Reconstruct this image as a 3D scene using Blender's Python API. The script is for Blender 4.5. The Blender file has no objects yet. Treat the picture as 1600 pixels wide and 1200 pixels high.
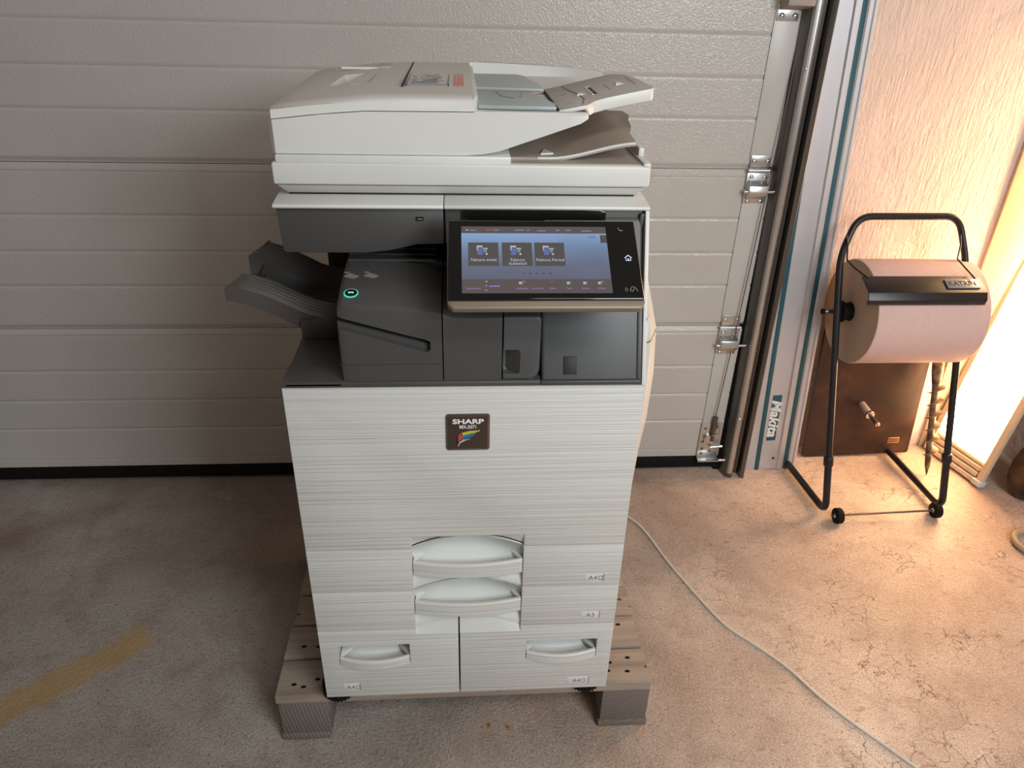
import bpy, bmesh, math, random
from mathutils import Vector, Matrix
random.seed(7)
S = bpy.context.scene
COL = S.collection
# ------------------------------------------------------------ camera
def cam_setup():
    pitch, yaw, roll = 0.50655202, 0.07948775, 0.02832442
    cp, sp, cy, sy = math.cos(pitch), math.sin(pitch), math.cos(yaw), math.sin(yaw)
    fwd = Vector((sy*cp, cy*cp, -sp)); right = Vector((cy, -sy, 0)); up = right.cross(fwd)
    cr, sr = math.cos(roll), math.sin(roll)
    r2 = cr*right + sr*up; u2 = -sr*right + cr*up
    cd = bpy.data.cameras.new('camera'); c = bpy.data.objects.new('camera', cd); COL.objects.link(c)
    M = Matrix((r2, u2, -fwd)).transposed().to_4x4(); M.translation = (-0.00833, -1.06012, 1.53929)
    c.matrix_world = M
    cd.sensor_fit = 'HORIZONTAL'; cd.sensor_width = 36; cd.lens = 1138.04/1600*36
    cd.clip_start = 0.05; S.camera = c
cam_setup()
# ------------------------------------------------------------ world, lights, exposure
S.view_settings.view_transform = 'Standard'; S.view_settings.look = 'None'
S.view_settings.exposure = 0.0; S.view_settings.gamma = 1.0; S.view_settings.use_curve_mapping = False
w = bpy.data.worlds.new('world'); S.world = w; w.use_nodes = True
w.node_tree.nodes['Background'].inputs[0].default_value = (1.0, 0.82, 0.69, 1)
w.node_tree.nodes['Background'].inputs[1].default_value = 0.14
def area(name, loc, target, size, sizey, power, color):
    l = bpy.data.lights.new(name, 'AREA'); l.shape = 'RECTANGLE'; l.size = size; l.size_y = sizey
    l.energy = power; l.color = color
    o = bpy.data.objects.new(name, l); COL.objects.link(o); o.location = loc
    o.rotation_euler = (Vector(target) - Vector(loc)).to_track_quat('-Z', 'Y').to_euler()
    return o
area('daylight_opening', (1.5, -2.3, 2.15), (0.1, 0.6, 0.7), 1.1, 0.9, 56, (0.90, 0.97, 1.0))
area('ceiling_light', (0.9, -1.7, 2.9), (0.3, 0.3, 0.5), 1.3, 0.4, 22, (1.0, 0.95, 0.88))
WARM = (1.0, 0.50, 0.20)

# ------------------------------------------------------------ materials
def newmat(name):
    m = bpy.data.materials.new(name); m.use_nodes = True
    nt = m.node_tree; return m, nt, nt.nodes, nt.links, nt.nodes['Principled BSDF']
def coords(N, L, scale=(1, 1, 1), rot=(0, 0, 0)):
    t = N.new('ShaderNodeTexCoord'); mp = N.new('ShaderNodeMapping')
    mp.inputs['Scale'].default_value = scale; mp.inputs['Rotation'].default_value = rot
    L.new(t.outputs['Object'], mp.inputs[0]); return mp.outputs[0]
def noise(N, L, v, scale, detail=4, rough=.55, dist=0):
    n = N.new('ShaderNodeTexNoise'); n.inputs['Scale'].default_value = scale
    n.inputs['Detail'].default_value = detail; n.inputs['Roughness'].default_value = rough
    n.inputs['Distortion'].default_value = dist
    L.new(v, n.inputs['Vector']); return n.outputs['Fac']
def ramp(N, L, f, stops):
    r = N.new('ShaderNodeValToRGB'); e = r.color_ramp.elements
    while len(e) < len(stops): e.new(.5)
    for i, (p, c) in enumerate(stops):
        e[i].position = p; e[i].color = c if len(c) == 4 else (*c, 1)
    L.new(f, r.inputs[0]); return r.outputs[0]
def mixc(N, L, f, a, b, mode='MIX'):
    m = N.new('ShaderNodeMix'); m.data_type = 'RGBA'; m.blend_type = mode
    if isinstance(f, (int, float)): m.inputs[0].default_value = f
    else: L.new(f, m.inputs[0])
    for s, x in ((6, a), (7, b)):
        if isinstance(x, tuple): m.inputs[s].default_value = (*x[:3], 1)
        else: L.new(x, m.inputs[s])
    return m.outputs[2]
def math_(N, L, op, a, b=None, c=None):
    m = N.new('ShaderNodeMath'); m.operation = op
    for i, x in enumerate((a, b, c)):
        if x is None: continue
        if isinstance(x, (int, float)): m.inputs[i].default_value = x
        else: L.new(x, m.inputs[i])
    return m.outputs[0]
def bump(N, L, b, h, strength, dist=.002, prev=None):
    n = N.new('ShaderNodeBump'); n.inputs['Strength'].default_value = strength; n.inputs['Distance'].default_value = dist
    L.new(h, n.inputs['Height'])
    if prev is not None: L.new(prev, n.inputs['Normal'])
    L.new(n.outputs[0], b.inputs['Normal']); return n.outputs[0]
def plain(name, col, rough=.5, metal=0, spec=.5, grain=0, gscale=900, coat=0):
    m, nt, N, L, b = newmat(name)
    b.inputs['Roughness'].default_value = rough; b.inputs['Metallic'].default_value = metal
    b.inputs['Specular IOR Level'].default_value = spec; b.inputs['Coat Weight'].default_value = coat
    v = coords(N, L); n = noise(N, L, v, 6, 3)
    c = ramp(N, L, n, [(.3, tuple(x*.96 for x in col)), (.7, tuple(min(1, x*1.04) for x in col))])
    L.new(c, b.inputs['Base Color'])
    if grain: bump(N, L, b, noise(N, L, v, gscale, 2), grain, .0005)
    return m
WHITE = plain('white_plastic', (.66, .66, .63), .42, grain=.12)
WHITE2 = plain('white_smooth_plastic', (.66, .68, .66), .35)
WHITE_DIM = plain('white_textured_dimmed', (.60, .57, .53), .5, grain=.3)  # feeder cover's white plastic, weaker light on its top put in the colour
DARK = plain('dark_grey_plastic', (.062, .060, .059), .45, grain=.35)
DARK2 = plain('charcoal_plastic', (.048, .045, .043), .5, grain=.3)
DARKB = plain('warm_charcoal_plastic', (.075, .066, .060), .5, grain=.3)
DARKL = plain('slate_grey_plastic', (.075, .078, .080), .42, grain=.3)
BLACK = plain('black_gloss', (.006, .006, .006), .08, coat=.5)
BLACKM = plain('black_matte', (.010, .010, .010), .6)
SEAL = plain('black_rubber', (.006, .006, .006), .7, spec=.2)
CHAMP = plain('champagne_metal', (.26, .215, .165), .5, metal=.5)
BLUEG = plain('blue_grey_plastic', (.36, .41, .41), .38)
TAUPE = plain('taupe_plastic', (.36, .31, .27), .45, grain=.3)
HOPPER = plain('hopper_beige_plastic', (.46, .42, .38), .5, grain=.3)
STEEL = plain('galvanised_steel', (.55, .55, .54), .32, metal=.9, grain=.1, gscale=80)
STEELD = plain('dark_steel', (.16, .15, .14), .35, metal=.8)
ALU = plain('anodised_aluminium', (.62, .62, .65), .42, metal=.55)
TEAL = plain('teal_strip', (.012, .085, .115), .55, grain=.3, gscale=300)
TUBE = plain('black_painted_tube', (.012, .011, .014), .36)
CHROME = plain('chrome', (.8, .8, .8), .15, metal=1)
INK = plain('grey_ink', (.22, .22, .22), .6)
RED = plain('red_ink', (.45, .12, .1), .6)
WHITEINK = plain('white_ink', (.8, .8, .8), .5)
BROWNB = plain('badge_bronze', (.085, .060, .045), .28, metal=.5)
DOORP = None
def line_mat():
    m, nt, N, L, b = newmat('lined_white_plastic')
    b.inputs['Roughness'].default_value = .42
    v = coords(N, L, (1.1, 1.1, 120)); n1 = noise(N, L, v, 1.6, 3, .55)
    v2 = coords(N, L, (1.5, 1.5, 330)); n2 = noise(N, L, v2, 1.0, 2)
    s = math_(N, L, 'ADD', math_(N, L, 'MULTIPLY', n1, 1.0), math_(N, L, 'MULTIPLY', n2, .35))
    r = ramp(N, L, s, [(.45, (0, 0, 0)), (.75, (1, 1, 1))])
    L.new(mixc(N, L, r, (.57, .565, .54), (.62, .625, .60)), b.inputs['Base Color'])
    bump(N, L, b, r, .55, .0016); return m
LINED = line_mat()
def door_mat():
    m, nt, N, L, b = newmat('embossed_door_paint')
    v = coords(N, L); n = noise(N, L, v, 190, 2, .5, .4)
    big = noise(N, L, v, 1.5, 4)
    L.new(ramp(N, L, big, [(.3, (.47, .45, .42)), (.7, (.53, .51, .48))]), b.inputs['Base Color'])
    b.inputs['Roughness'].default_value = .23
    v2 = coords(N, L, (1, 1, 1)); s = noise(N, L, v2, 60, 2)
    nb = bump(N, L, b, s, .08, .002); bump(N, L, b, n, .5, .0030, nb); return m
DOORM = door_mat()
ENDM = plain('beige_end_plate_paint', (.50, .49, .46), .35)
def plaster():
    m, nt, N, L, b = newmat('pink_plaster')
    v = coords(N, L, (1.9, 1, .34), (0, .12, 0)); n = noise(N, L, v, 48, 6, .62, .35)
    v1 = coords(N, L); n2 = noise(N, L, v1, 3.2, 5, .6); n3 = noise(N, L, v1, 130, 3)
    smooth = ramp(N, L, n2, [(.34, (.15,)*3), (.5, (1, 1, 1))])
    L.new(ramp(N, L, n2, [(.3, (.74, .59, .53)), (.5, (.78, .64, .58)), (.7, (.72, .62, .58))]), b.inputs['Base Color'])
    b.inputs['Roughness'].default_value = .8
    nb = bump(N, L, b, math_(N, L, 'MULTIPLY', n, smooth), 1.0, .014); bump(N, L, b, n3, .3, .002, nb); return m
PLASTER = plaster()
def concrete():
    m, nt, N, L, b = newmat('worn_concrete')
    v = coords(N, L)
    big = noise(N, L, v, 1.7, 6, .62, .5); mid = noise(N, L, v, 9, 6, .6, .4); fine = noise(N, L, v, 230, 4, .8)
    c = ramp(N, L, big, [(.30, (.22, .17, .14)), (.50, (.33, .285, .25)), (.70, (.42, .38, .34))])
    c = mixc(N, L, ramp(N, L, mid, [(.36, (.5,)*3), (.52, (0,)*3)]), c, (.22, .17, .14))
    grit = noise(N, L, v, 75, 5, .75)
    c = mixc(N, L, ramp(N, L, grit, [(.33, (.9,)*3), (.42, (0,)*3)]), c, (.13, .10, .08))
    c = mixc(N, L, ramp(N, L, grit, [(.57, (0,)*3), (.68, (.4,)*3)]), c, (.55, .50, .45))
    c = mixc(N, L, ramp(N, L, fine, [(.38, (.75,)*3), (.49, (0,)*3)]), c, (.16, .13, .11))
    c = mixc(N, L, ramp(N, L, fine, [(.54, (0,)*3), (.66, (.5,)*3)]), c, (.62, .57, .51))
    # small black pits
    vo = N.new('ShaderNodeTexVoronoi'); vo.inputs['Scale'].default_value = 55; L.new(v, vo.inputs['Vector'])
    pit = ramp(N, L, math_(N, L, 'ADD', vo.outputs['Distance'], math_(N, L, 'MULTIPLY', noise(N, L, v, 30, 3), .5)), [(.24, (1,)*3), (.31, (0,)*3)])
    pm = math_(N, L, 'MULTIPLY', pit, ramp(N, L, noise(N, L, v, 4, 3), [(.44, (0,)*3), (.56, (1,)*3)]))
    c = mixc(N, L, pm, c, (.055, .045, .038))
    # hairline cracks in the glossy coating
    vd = N.new('ShaderNodeVectorMath'); vd.operation = 'ADD'
    nn = N.new('ShaderNodeTexNoise'); nn.inputs['Scale'].default_value = 9; nn.inputs['Detail'].default_value = 5; L.new(v, nn.inputs['Vector'])
    sc = N.new('ShaderNodeVectorMath'); sc.operation = 'SCALE'; sc.inputs['Scale'].default_value = .22
    L.new(nn.outputs['Color'], sc.inputs[0]); L.new(v, vd.inputs[0]); L.new(sc.outputs[0], vd.inputs[1])
    v3 = N.new('ShaderNodeTexVoronoi'); v3.feature = 'DISTANCE_TO_EDGE'; v3.inputs['Scale'].default_value = 11; L.new(vd.outputs[0], v3.inputs['Vector'])
    crack = math_(N, L, 'MULTIPLY', ramp(N, L, v3.outputs['Distance'], [(.0, (1,)*3), (.016, (0,)*3)]), ramp(N, L, noise(N, L, v, 3.1, 3), [(.49, (0,)*3), (.57, (1,)*3)]))
    sep = N.new('ShaderNodeSeparateXYZ'); L.new(v, sep.inputs[0]); X, Y = sep.outputs[0], sep.outputs[1]
    crack = math_(N, L, 'MULTIPLY', crack, ramp(N, L, X, [(.55, (0,)*3), (.85, (1,)*3)]))
    c = mixc(N, L, math_(N, L, 'MULTIPLY', crack, .9), c, (.08, .05, .04))
    # ochre strip stain; dark stains with their own shapes, deepened to add shade
    def band(ax, ay, bx, by, hw, soft=.012):
        ln = math.hypot(bx-ax, by-ay); ux, uy = (bx-ax)/ln, (by-ay)/ln
        wob = math_(N, L, 'MULTIPLY', math_(N, L, 'SUBTRACT', noise(N, L, v, 11, 6, .7), .5), .10)
        u = math_(N, L, 'ADD', math_(N, L, 'MULTIPLY', math_(N, L, 'SUBTRACT', X, ax), ux), math_(N, L, 'MULTIPLY', math_(N, L, 'SUBTRACT', Y, ay), uy))
        q = math_(N, L, 'ADD', math_(N, L, 'MULTIPLY', math_(N, L, 'SUBTRACT', X, ax), -uy), math_(N, L, 'MULTIPLY', math_(N, L, 'SUBTRACT', Y, ay), ux))
        q = math_(N, L, 'ABSOLUTE', math_(N, L, 'ADD', q, wob))
        d = math_(N, L, 'MAXIMUM', math_(N, L, 'SUBTRACT', q, hw), math_(N, L, 'MAXIMUM', math_(N, L, 'SUBTRACT', u, ln), math_(N, L, 'MULTIPLY', u, -1)))
        return ramp(N, L, math_(N, L, 'ADD', math_(N, L, 'MULTIPLY', d, 1/soft/2), .5), [(0, (1,)*3), (1, (0,)*3)])
    c = mixc(N, L, math_(N, L, 'MULTIPLY', band(-1.5, -.20, -.84, .36, .044), .62), c, (.42, .25, .07))
    c = mixc(N, L, math_(N, L, 'MULTIPLY', band(-1.0, .66, -.45, .62, .05, .12), .55), c, (.12, .075, .045))
    c = mixc(N, L, math_(N, L, 'MULTIPLY', band(-1.6, .60, -1.15, .93, .025, .05), .5), c, (.20, .12, .09))
    for ax, ay, r_ in ((.047, .051, .013), (.091, .046, .009), (.32, .033, .010), (.405, .025, .010), (-.60, .50, .010)):
        c = mixc(N, L, math_(N, L, 'MULTIPLY', band(ax-.003, ay, ax+.003, ay, r_, .008), .7), c, (.40, .22, .07))
    for ax, ay in ((.047, .048), (.091, .044)):
        c = mixc(N, L, band(ax-.003, ay, ax+.003, ay, .003, .003), c, (.03, .02, .015))
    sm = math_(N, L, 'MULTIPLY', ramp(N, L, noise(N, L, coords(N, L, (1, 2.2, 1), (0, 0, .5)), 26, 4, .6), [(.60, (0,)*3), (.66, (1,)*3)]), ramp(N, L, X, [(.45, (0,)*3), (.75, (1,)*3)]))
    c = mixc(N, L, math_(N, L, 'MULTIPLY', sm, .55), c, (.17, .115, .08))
    lit_right = ramp(N, L, math_(N, L, 'ADD', math_(N, L, 'MULTIPLY', X, .8), math_(N, L, 'MULTIPLY', big, .5)), [(.1, (0,)*3), (1.0, (1,)*3)])
    c = mixc(N, L, lit_right, c, mixc(N, L, 1.0, c, (2.05, 1.80, 1.66), 'MULTIPLY'))  # painted light: floor colour goes brighter and warmer towards the right
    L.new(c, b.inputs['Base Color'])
    rr = ramp(N, L, math_(N, L, 'ADD', math_(N, L, 'MULTIPLY', X, .35), math_(N, L, 'MULTIPLY', mid, .5)), [(.15, (.75,)*3), (.75, (.33,)*3)])
    L.new(rr, b.inputs['Roughness'])
    h = math_(N, L, 'SUBTRACT', math_(N, L, 'MULTIPLY', mid, .5), math_(N, L, 'MULTIPLY', math_(N, L, 'ADD', crack, pm), .35))
    nb = bump(N, L, b, h, .6, .010); nb = bump(N, L, b, noise(N, L, v, 110, 4, .7), .8, .0045, nb)
    return m
CONC = concrete()
def wood(name, a, bb, axis=0, knots=True):
    m, nt, N, L, b = newmat(name)
    sc = [28, 28, 28]; sc[axis] = 1.6
    v = coords(N, L, tuple(sc)); n = noise(N, L, v, 1.4, 5, .6, .8)
    v2 = coords(N, L); n2 = noise(N, L, v2, 7, 4)
    c = ramp(N, L, n, [(.3, a), (.7, bb)])
    c = mixc(N, L, math_(N, L, 'MULTIPLY', n2, .35), c, (.16, .13, .11))
    if knots:
        vo = N.new('ShaderNodeTexVoronoi'); vo.inputs['Scale'].default_value = 19; L.new(coords(N, L, (.75, 1, 1)), vo.inputs['Vector'])
        c = mixc(N, L, ramp(N, L, vo.outputs['Distance'], [(.06, (1,)*3), (.12, (0,)*3)]), c, (.05, .028, .018))
    L.new(c, b.inputs['Base Color']); b.inputs['Roughness'].default_value = .75
    bump(N, L, b, n, .5, .002); return m
PALLET = wood('weathered_pallet_board', (.24, .185, .15), (.44, .36, .29))
def endgrain():
    m, nt, N, L, b = newmat('pallet_end_grain')
    w_ = N.new('ShaderNodeTexWave'); w_.wave_type = 'RINGS'; w_.rings_direction = 'Y'
    w_.inputs['Scale'].default_value = 38; w_.inputs['Distortion'].default_value = 2.5
    mp = N.new('ShaderNodeMapping'); mp.inputs['Location'].default_value = (-.33, 0, -.20)
    t = N.new('ShaderNodeTexCoord'); L.new(t.outputs['Object'], mp.inputs[0]); L.new(mp.outputs[0], w_.inputs['Vector'])
    n = noise(N, L, t.outputs['Object'], 200, 3)
    c = ramp(N, L, w_.outputs['Fac'], [(.2, (.16, .13, .115)), (.8, (.23, .195, .17))])
    c = mixc(N, L, math_(N, L, 'MULTIPLY', n, .6), c, (.10, .08, .07))
    L.new(c, b.inputs['Base Color']); b.inputs['Roughness'].default_value = .85; bump(N, L, b, w_.outputs['Fac'], .4, .001); return m
ENDG = endgrain()
PLANK = wood('yellowed_wall_plank', (.58, .42, .25), (.68, .52, .34), 2, False)
ORANGE_LIT = wood('orange_lit_strip', (.30, .12, .03), (.42, .18, .05), 2, False)  # orange lamplight on the wall, put into the strip's colour
def brownply():
    m, nt, N, L, b = newmat('brown_film_faced_plywood')
    v = coords(N, L); n = noise(N, L, v, 6, 6, .6, 1.5)
    L.new(ramp(N, L, n, [(.35, (.022, .010, .007)), (.62, (.050, .020, .013)), (.8, (.085, .035, .02))]), b.inputs['Base Color'])
    b.inputs['Roughness'].default_value = .38; bump(N, L, b, n, .1, .002); return m
PLY = brownply()
def paper(name, col, quilt=True):
    m, nt, N, L, b = newmat(name)
    v = coords(N, L, (1, .01, .01)); 
    wv = N.new('ShaderNodeTexWave'); wv.wave_type = 'BANDS'; wv.bands_direction = 'X'; wv.inputs['Scale'].default_value = 38; wv.inputs['Distortion'].default_value = .0
    L.new(coords(N, L), wv.inputs['Vector'])
    n = noise(N, L, coords(N, L), 160, 3)
    L.new(ramp(N, L, n, [(.3, tuple(x*.93 for x in col)), (.7, col)]), b.inputs['Base Color']); b.inputs['Roughness'].default_value = .85
    if quilt: bump(N, L, b, math_(N, L, 'ADD', wv.outputs['Fac'], math_(N, L, 'MULTIPLY', n, .5)), .35, .002)
    else: bump(N, L, b, n, .25, .001)
    return m
PAPER = paper('pink_paper', (.74, .52, .48)); PAPERE = paper('paper_roll_side', (.55, .42, .33), False)
def rust():
    m, nt, N, L, b = newmat('rusty_galvanised'); v = coords(N, L); n = noise(N, L, v, 40, 5)
    L.new(ramp(N, L, n, [(.35, (.10, .05, .025)), (.65, (.32, .24, .17))]), b.inputs['Base Color'])
    b.inputs['Metallic'].default_value = .5; b.inputs['Roughness'].default_value = .55; return m
RUST = rust()
CORD = plain('pale_grey_cord', (.66, .64, .58), .4)
HOSE = plain('beige_hose', (.42, .34, .24), .5)
def pot_mat():
    m, nt, N, L, b = newmat('dark_mottled_glaze'); n = noise(N, L, coords(N, L), 35, 5)
    L.new(ramp(N, L, n, [(.4, (.02, .012, .008)), (.7, (.12, .07, .035))]), b.inputs['Base Color']); b.inputs['Roughness'].default_value = .4; return m
WICKER = pot_mat()
def emit(name, col, strength):
    m = bpy.data.materials.new(name); m.use_nodes = True; nt = m.node_tree; b = nt.nodes['Principled BSDF']
    b.inputs['Base Color'].default_value = (.02, .02, .02, 1); b.inputs['Roughness'].default_value = .25
    b.inputs['Emission Color'].default_value = (*col, 1); b.inputs['Emission Strength'].default_value = strength; return m
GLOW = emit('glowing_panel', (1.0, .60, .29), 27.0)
TEALGLOW = emit('teal_led', (.05, .85, .55), .9)
ICONW = emit('icon_backlight', (.75, .85, 1), .8)

# ------------------------------------------------------------ mesh builder
class MB:
    def __init__(s): s.bm = bmesh.new(); s.mats = []
    def mi(s, m):
        if m not in s.mats: s.mats.append(m)
        return s.mats.index(m)
    def add(s, t, m, bev=0, seg=2, edges=None, M=None):
        if bev > 0:
            ed = [e for e in t.edges if len(e.link_faces) == 2 and e.calc_face_angle(0) > .5]
            if edges: ed = [e for e in ed if edges(e)]
            bmesh.ops.bevel(t, geom=ed, offset=bev, segments=seg, affect='EDGES', profile=.5, clamp_overlap=True)
        if M is not None: t.transform(M)
        i = s.mi(m)
        for f in t.faces: f.material_index = i
        me = bpy.data.meshes.new('t'); t.to_mesh(me); t.free(); s.bm.from_mesh(me); bpy.data.meshes.remove(me)
        return s
    def box(s, x0, x1, y0, y1, z0, z1, m, bev=0, seg=2, M=None, edges=None):
        t = bmesh.new(); bmesh.ops.create_cube(t, size=1)
        for v in t.verts: v.co = Vector((x0+(v.co.x+.5)*(x1-x0), y0+(v.co.y+.5)*(y1-y0), z0+(v.co.z+.5)*(z1-z0)))
        return s.add(t, m, bev, seg, edges, M)
    def prism(s, pts, axis, a, b, m, bev=0, seg=2, M=None, edges=None):
        t = bmesh.new()
        def P(p, k):
            return {'x': (k, p[0], p[1]), 'y': (p[0], k, p[1]), 'z': (p[0], p[1], k)}[axis]
        A = [t.verts.new(P(p, a)) for p in pts]; B = [t.verts.new(P(p, b)) for p in pts]
        t.faces.new(A); t.faces.new(B[::-1]); n = len(pts)
        for i in range(n): t.faces.new((A[i], B[i], B[(i+1) % n], A[(i+1) % n]))
        bmesh.ops.recalc_face_normals(t, faces=t.faces)
        return s.add(t, m, bev, seg, edges, M)
    def loft(s, secs, m, bev=0, seg=2, closed=True, caps=True, M=None):
        t = bmesh.new(); R = [[t.verts.new(p) for p in sec] for sec in secs]; n = len(secs[0])
        for i in range(len(R)-1):
            for j in range(n if closed else n-1):
                t.faces.new((R[i][j], R[i+1][j], R[i+1][(j+1) % n], R[i][(j+1) % n]))
        if caps and closed: t.faces.new(R[0]); t.faces.new(R[-1][::-1])
        bmesh.ops.recalc_face_normals(t, faces=t.faces)
        return s.add(t, m, bev, seg, None, M)
    def sheet(s, fn, nu, nv, th, m, M=None):
        """thick sheet: fn(u,v)->(point), offset th vector"""
        t = bmesh.new(); th = Vector(th)
        A = [[t.verts.new(fn(i/nu, j/nv)) for j in range(nv+1)] for i in range(nu+1)]
        B = [[t.verts.new(v.co+th) for v in r] for r in A]
        for G in (A, B):
            for i in range(nu):
                for j in range(nv): t.faces.new((G[i][j], G[i+1][j], G[i+1][j+1], G[i][j+1]))
        for i in range(nu):
            for j in (0, nv): t.faces.new((A[i][j], A[i+1][j], B[i+1][j], B[i][j]))
        for j in range(nv):
            for i in (0, nu): t.faces.new((A[i][j], A[i][j+1], B[i][j+1], B[i][j]))
        bmesh.ops.recalc_face_normals(t, faces=t.faces)
        return s.add(t, m, 0, 2, None, M)
    def tube(s, pts, r, m, n=12, caps=True, M=None):
        pts = [Vector(p) for p in pts]; t = bmesh.new(); R = []
        rs = r if isinstance(r, (list, tuple)) else [r]*len(pts)
        up = None
        for i, p in enumerate(pts):
            d = (pts[min(i+1, len(pts)-1)] - pts[max(i-1, 0)]).normalized()
            if up is None:
                up = Vector((0, 0, 1)) if abs(d.z) < .9 else Vector((1, 0, 0))
            u = (up - d*up.dot(d)).normalized(); up = u; v = d.cross(u)
            R.append([t.verts.new(p + rs[i]*(math.cos(a)*u + math.sin(a)*v)) for a in [2*math.pi*k/n for k in range(n)]])
        for i in range(len(R)-1):
            for j in range(n): t.faces.new((R[i][j], R[i+1][j], R[i+1][(j+1) % n], R[i][(j+1) % n]))
        if caps: t.faces.new(R[0]); t.faces.new(R[-1][::-1])
        bmesh.ops.recalc_face_normals(t, faces=t.faces)
        return s.add(t, m, 0, 2, None, M)
    def cyl(s, p0, p1, r, m, n=24, bev=0, r2=None):
        p0, p1 = Vector(p0), Vector(p1); t = bmesh.new()
        bmesh.ops.create_cone(t, cap_ends=True, segments=n, radius1=r, radius2=r if r2 is None else r2, depth=(p1-p0).length)
        M = (p1-p0).to_track_quat('Z', 'Y').to_matrix().to_4x4(); M.translation = (p0+p1)/2
        return s.add(t, m, bev, 2, None, M)
    def ball(s, c, r, m, sc=(1, 1, 1)):
        t = bmesh.new(); bmesh.ops.create_uvsphere(t, u_segments=16, v_segments=10, radius=r)
        return s.add(t, m, M=Matrix.Translation(c) @ Matrix.Diagonal((*sc, 1)))
    def poly(s, pts, m):
        t = bmesh.new(); t.faces.new([t.verts.new(p) for p in pts]); return s.add(t, m)
    def text(s, string, size, M, m, ext=.0003, sx=1, align='CENTER', bold=0, shear=0):
        cu = bpy.data.curves.new('t', 'FONT'); cu.body = string; cu.size = size; cu.extrude = ext
        cu.align_x = align; cu.align_y = 'CENTER'; cu.offset = bold; cu.resolution_u = 3; cu.shear = shear
        o = bpy.data.objects.new('t', cu); COL.objects.link(o)
        bpy.context.view_layer.update()
        me = bpy.data.meshes.new_from_object(o.evaluated_get(bpy.context.evaluated_depsgraph_get()))
        t = bmesh.new(); t.from_mesh(me)
        bpy.data.objects.remove(o); bpy.data.curves.remove(cu); bpy.data.meshes.remove(me)
        for v in t.verts: v.co.x *= sx
        return s.add(t, m, M=M)
    def build(s, name, parent=None, smooth=35):
        me = bpy.data.meshes.new(name); s.bm.to_mesh(me); s.bm.free()
        for m in s.mats: me.materials.append(m)
        if smooth:
            me.polygons.foreach_set('use_smooth', [True]*len(me.polygons)); me.set_sharp_from_angle(angle=math.radians(smooth))
        o = bpy.data.objects.new(name, me); COL.objects.link(o)
        if parent is not None: setpar(o, parent)
        return o
def wm(o):
    return o.matrix_basis.copy() if o.parent is None else wm(o.parent) @ o.matrix_parent_inverse @ o.matrix_basis
def setpar(o, p): o.parent = p; o.matrix_parent_inverse = wm(p).inverted()
def carve(o, cutters):
    for c in cutters:
        co = c.build('cutter', None, 0)
        md = o.modifiers.new('b', 'BOOLEAN'); md.operation = 'DIFFERENCE'; md.object = co; md.solver = 'EXACT'
        bpy.context.view_layer.update()
        me = bpy.data.meshes.new_from_object(o.evaluated_get(bpy.context.evaluated_depsgraph_get()))
        o.modifiers.clear(); old = o.data; nm = old.name; o.data = me; bpy.data.meshes.remove(old); me.name = nm
        cm = co.data; bpy.data.objects.remove(co); bpy.data.meshes.remove(cm)
    o.data.set_sharp_from_angle(angle=math.radians(35))
def tag(o, label=None, cat=None, group=None, kind=None):
    if label: o['label'] = label
    if cat: o['category'] = cat
    if group: o['group'] = group
    if kind: o['kind'] = kind
    return o
def empty(name, loc, **k):
    o = bpy.data.objects.new(name, None); COL.objects.link(o); o.location = loc; o.empty_display_size = .05
    return tag(o, **k)
def arc(cx, cy, r, a0, a1, n=8):
    return [(cx+r*math.cos(math.radians(a0+(a1-a0)*i/n)), cy+r*math.sin(math.radians(a0+(a1-a0)*i/n))) for i in range(n+1)]
def lerp(a, b, t): return a+(b-a)*t
def interp(x, tab):
    if x <= tab[0][0]: return tab[0][1]
    for (a, p), (b, q) in zip(tab, tab[1:]):
        if x <= b: return p+(q-p)*(x-a)/(b-a)
    return tab[-1][1]
FRONT = Matrix.Rotation(math.pi/2, 4, 'X')      # text facing -Y

# ------------------------------------------------------------ setting
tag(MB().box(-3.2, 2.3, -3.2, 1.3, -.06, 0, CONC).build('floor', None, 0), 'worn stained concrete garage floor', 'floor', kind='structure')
tag(MB().box(-3.2, 2.3, 1.19, 1.3, 0, 2.5, PLASTER).build('wall_back', None, 0), 'rough pink plaster wall beside the garage door', 'wall', kind='structure')
tag(MB().box(2.06, 2.2, -1.2, 1.19, 0, 2.5, PLASTER).build('wall_right', None, 0), 'rough plaster side wall at the right edge', 'wall', kind='structure')
tag(MB().box(1.755, 2.058, 1.176, 1.189, 0, 2.3, PLANK, .002).build('trim_1', None), 'pale upright board on the wall behind the glowing panel', 'trim', kind='structure')

# garage door
DY = 1.046
door = empty('door_1', (-.6, 1.06, 0), label='cream sectional garage door with horizontal ribs', cat='garage door', kind='structure')
def section(z0, z1):
    f = [(DY+.008, z0+.001), (DY+.008, z0+.004), (DY+.0005, z0+.016), (DY, z0+.022)] if z0 > .1 else [(DY, z0), (DY, z0+.025), (DY+.002, z0+.027), (DY, z0+.031)]
    for g in (.145, .252, .359):
        zg = z1-g if z0 < .1 else z0+.143+(g-.145)
        f += [] 
    gs = sorted([z1-.146, z1-.253, z1-.360])
    for zg in gs: f += [(DY, zg-.007), (DY+.0012, zg-.003), (DY+.0032, zg), (DY+.0012, zg+.004), (DY, zg+.009)]
    f += [(DY, z1-.026), (DY+.0016, z1-.023), (DY-.0002, z1-.020), (DY-.0002, z1-.014), (DY+.006, z1-.004), (DY+.008, z1-.001)]
    f += [(DY+.04, z1-.001), (DY+.04, z0+.001)]
    return MB().prism(f, 'x', -2.4, .906, DOORM)
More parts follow.
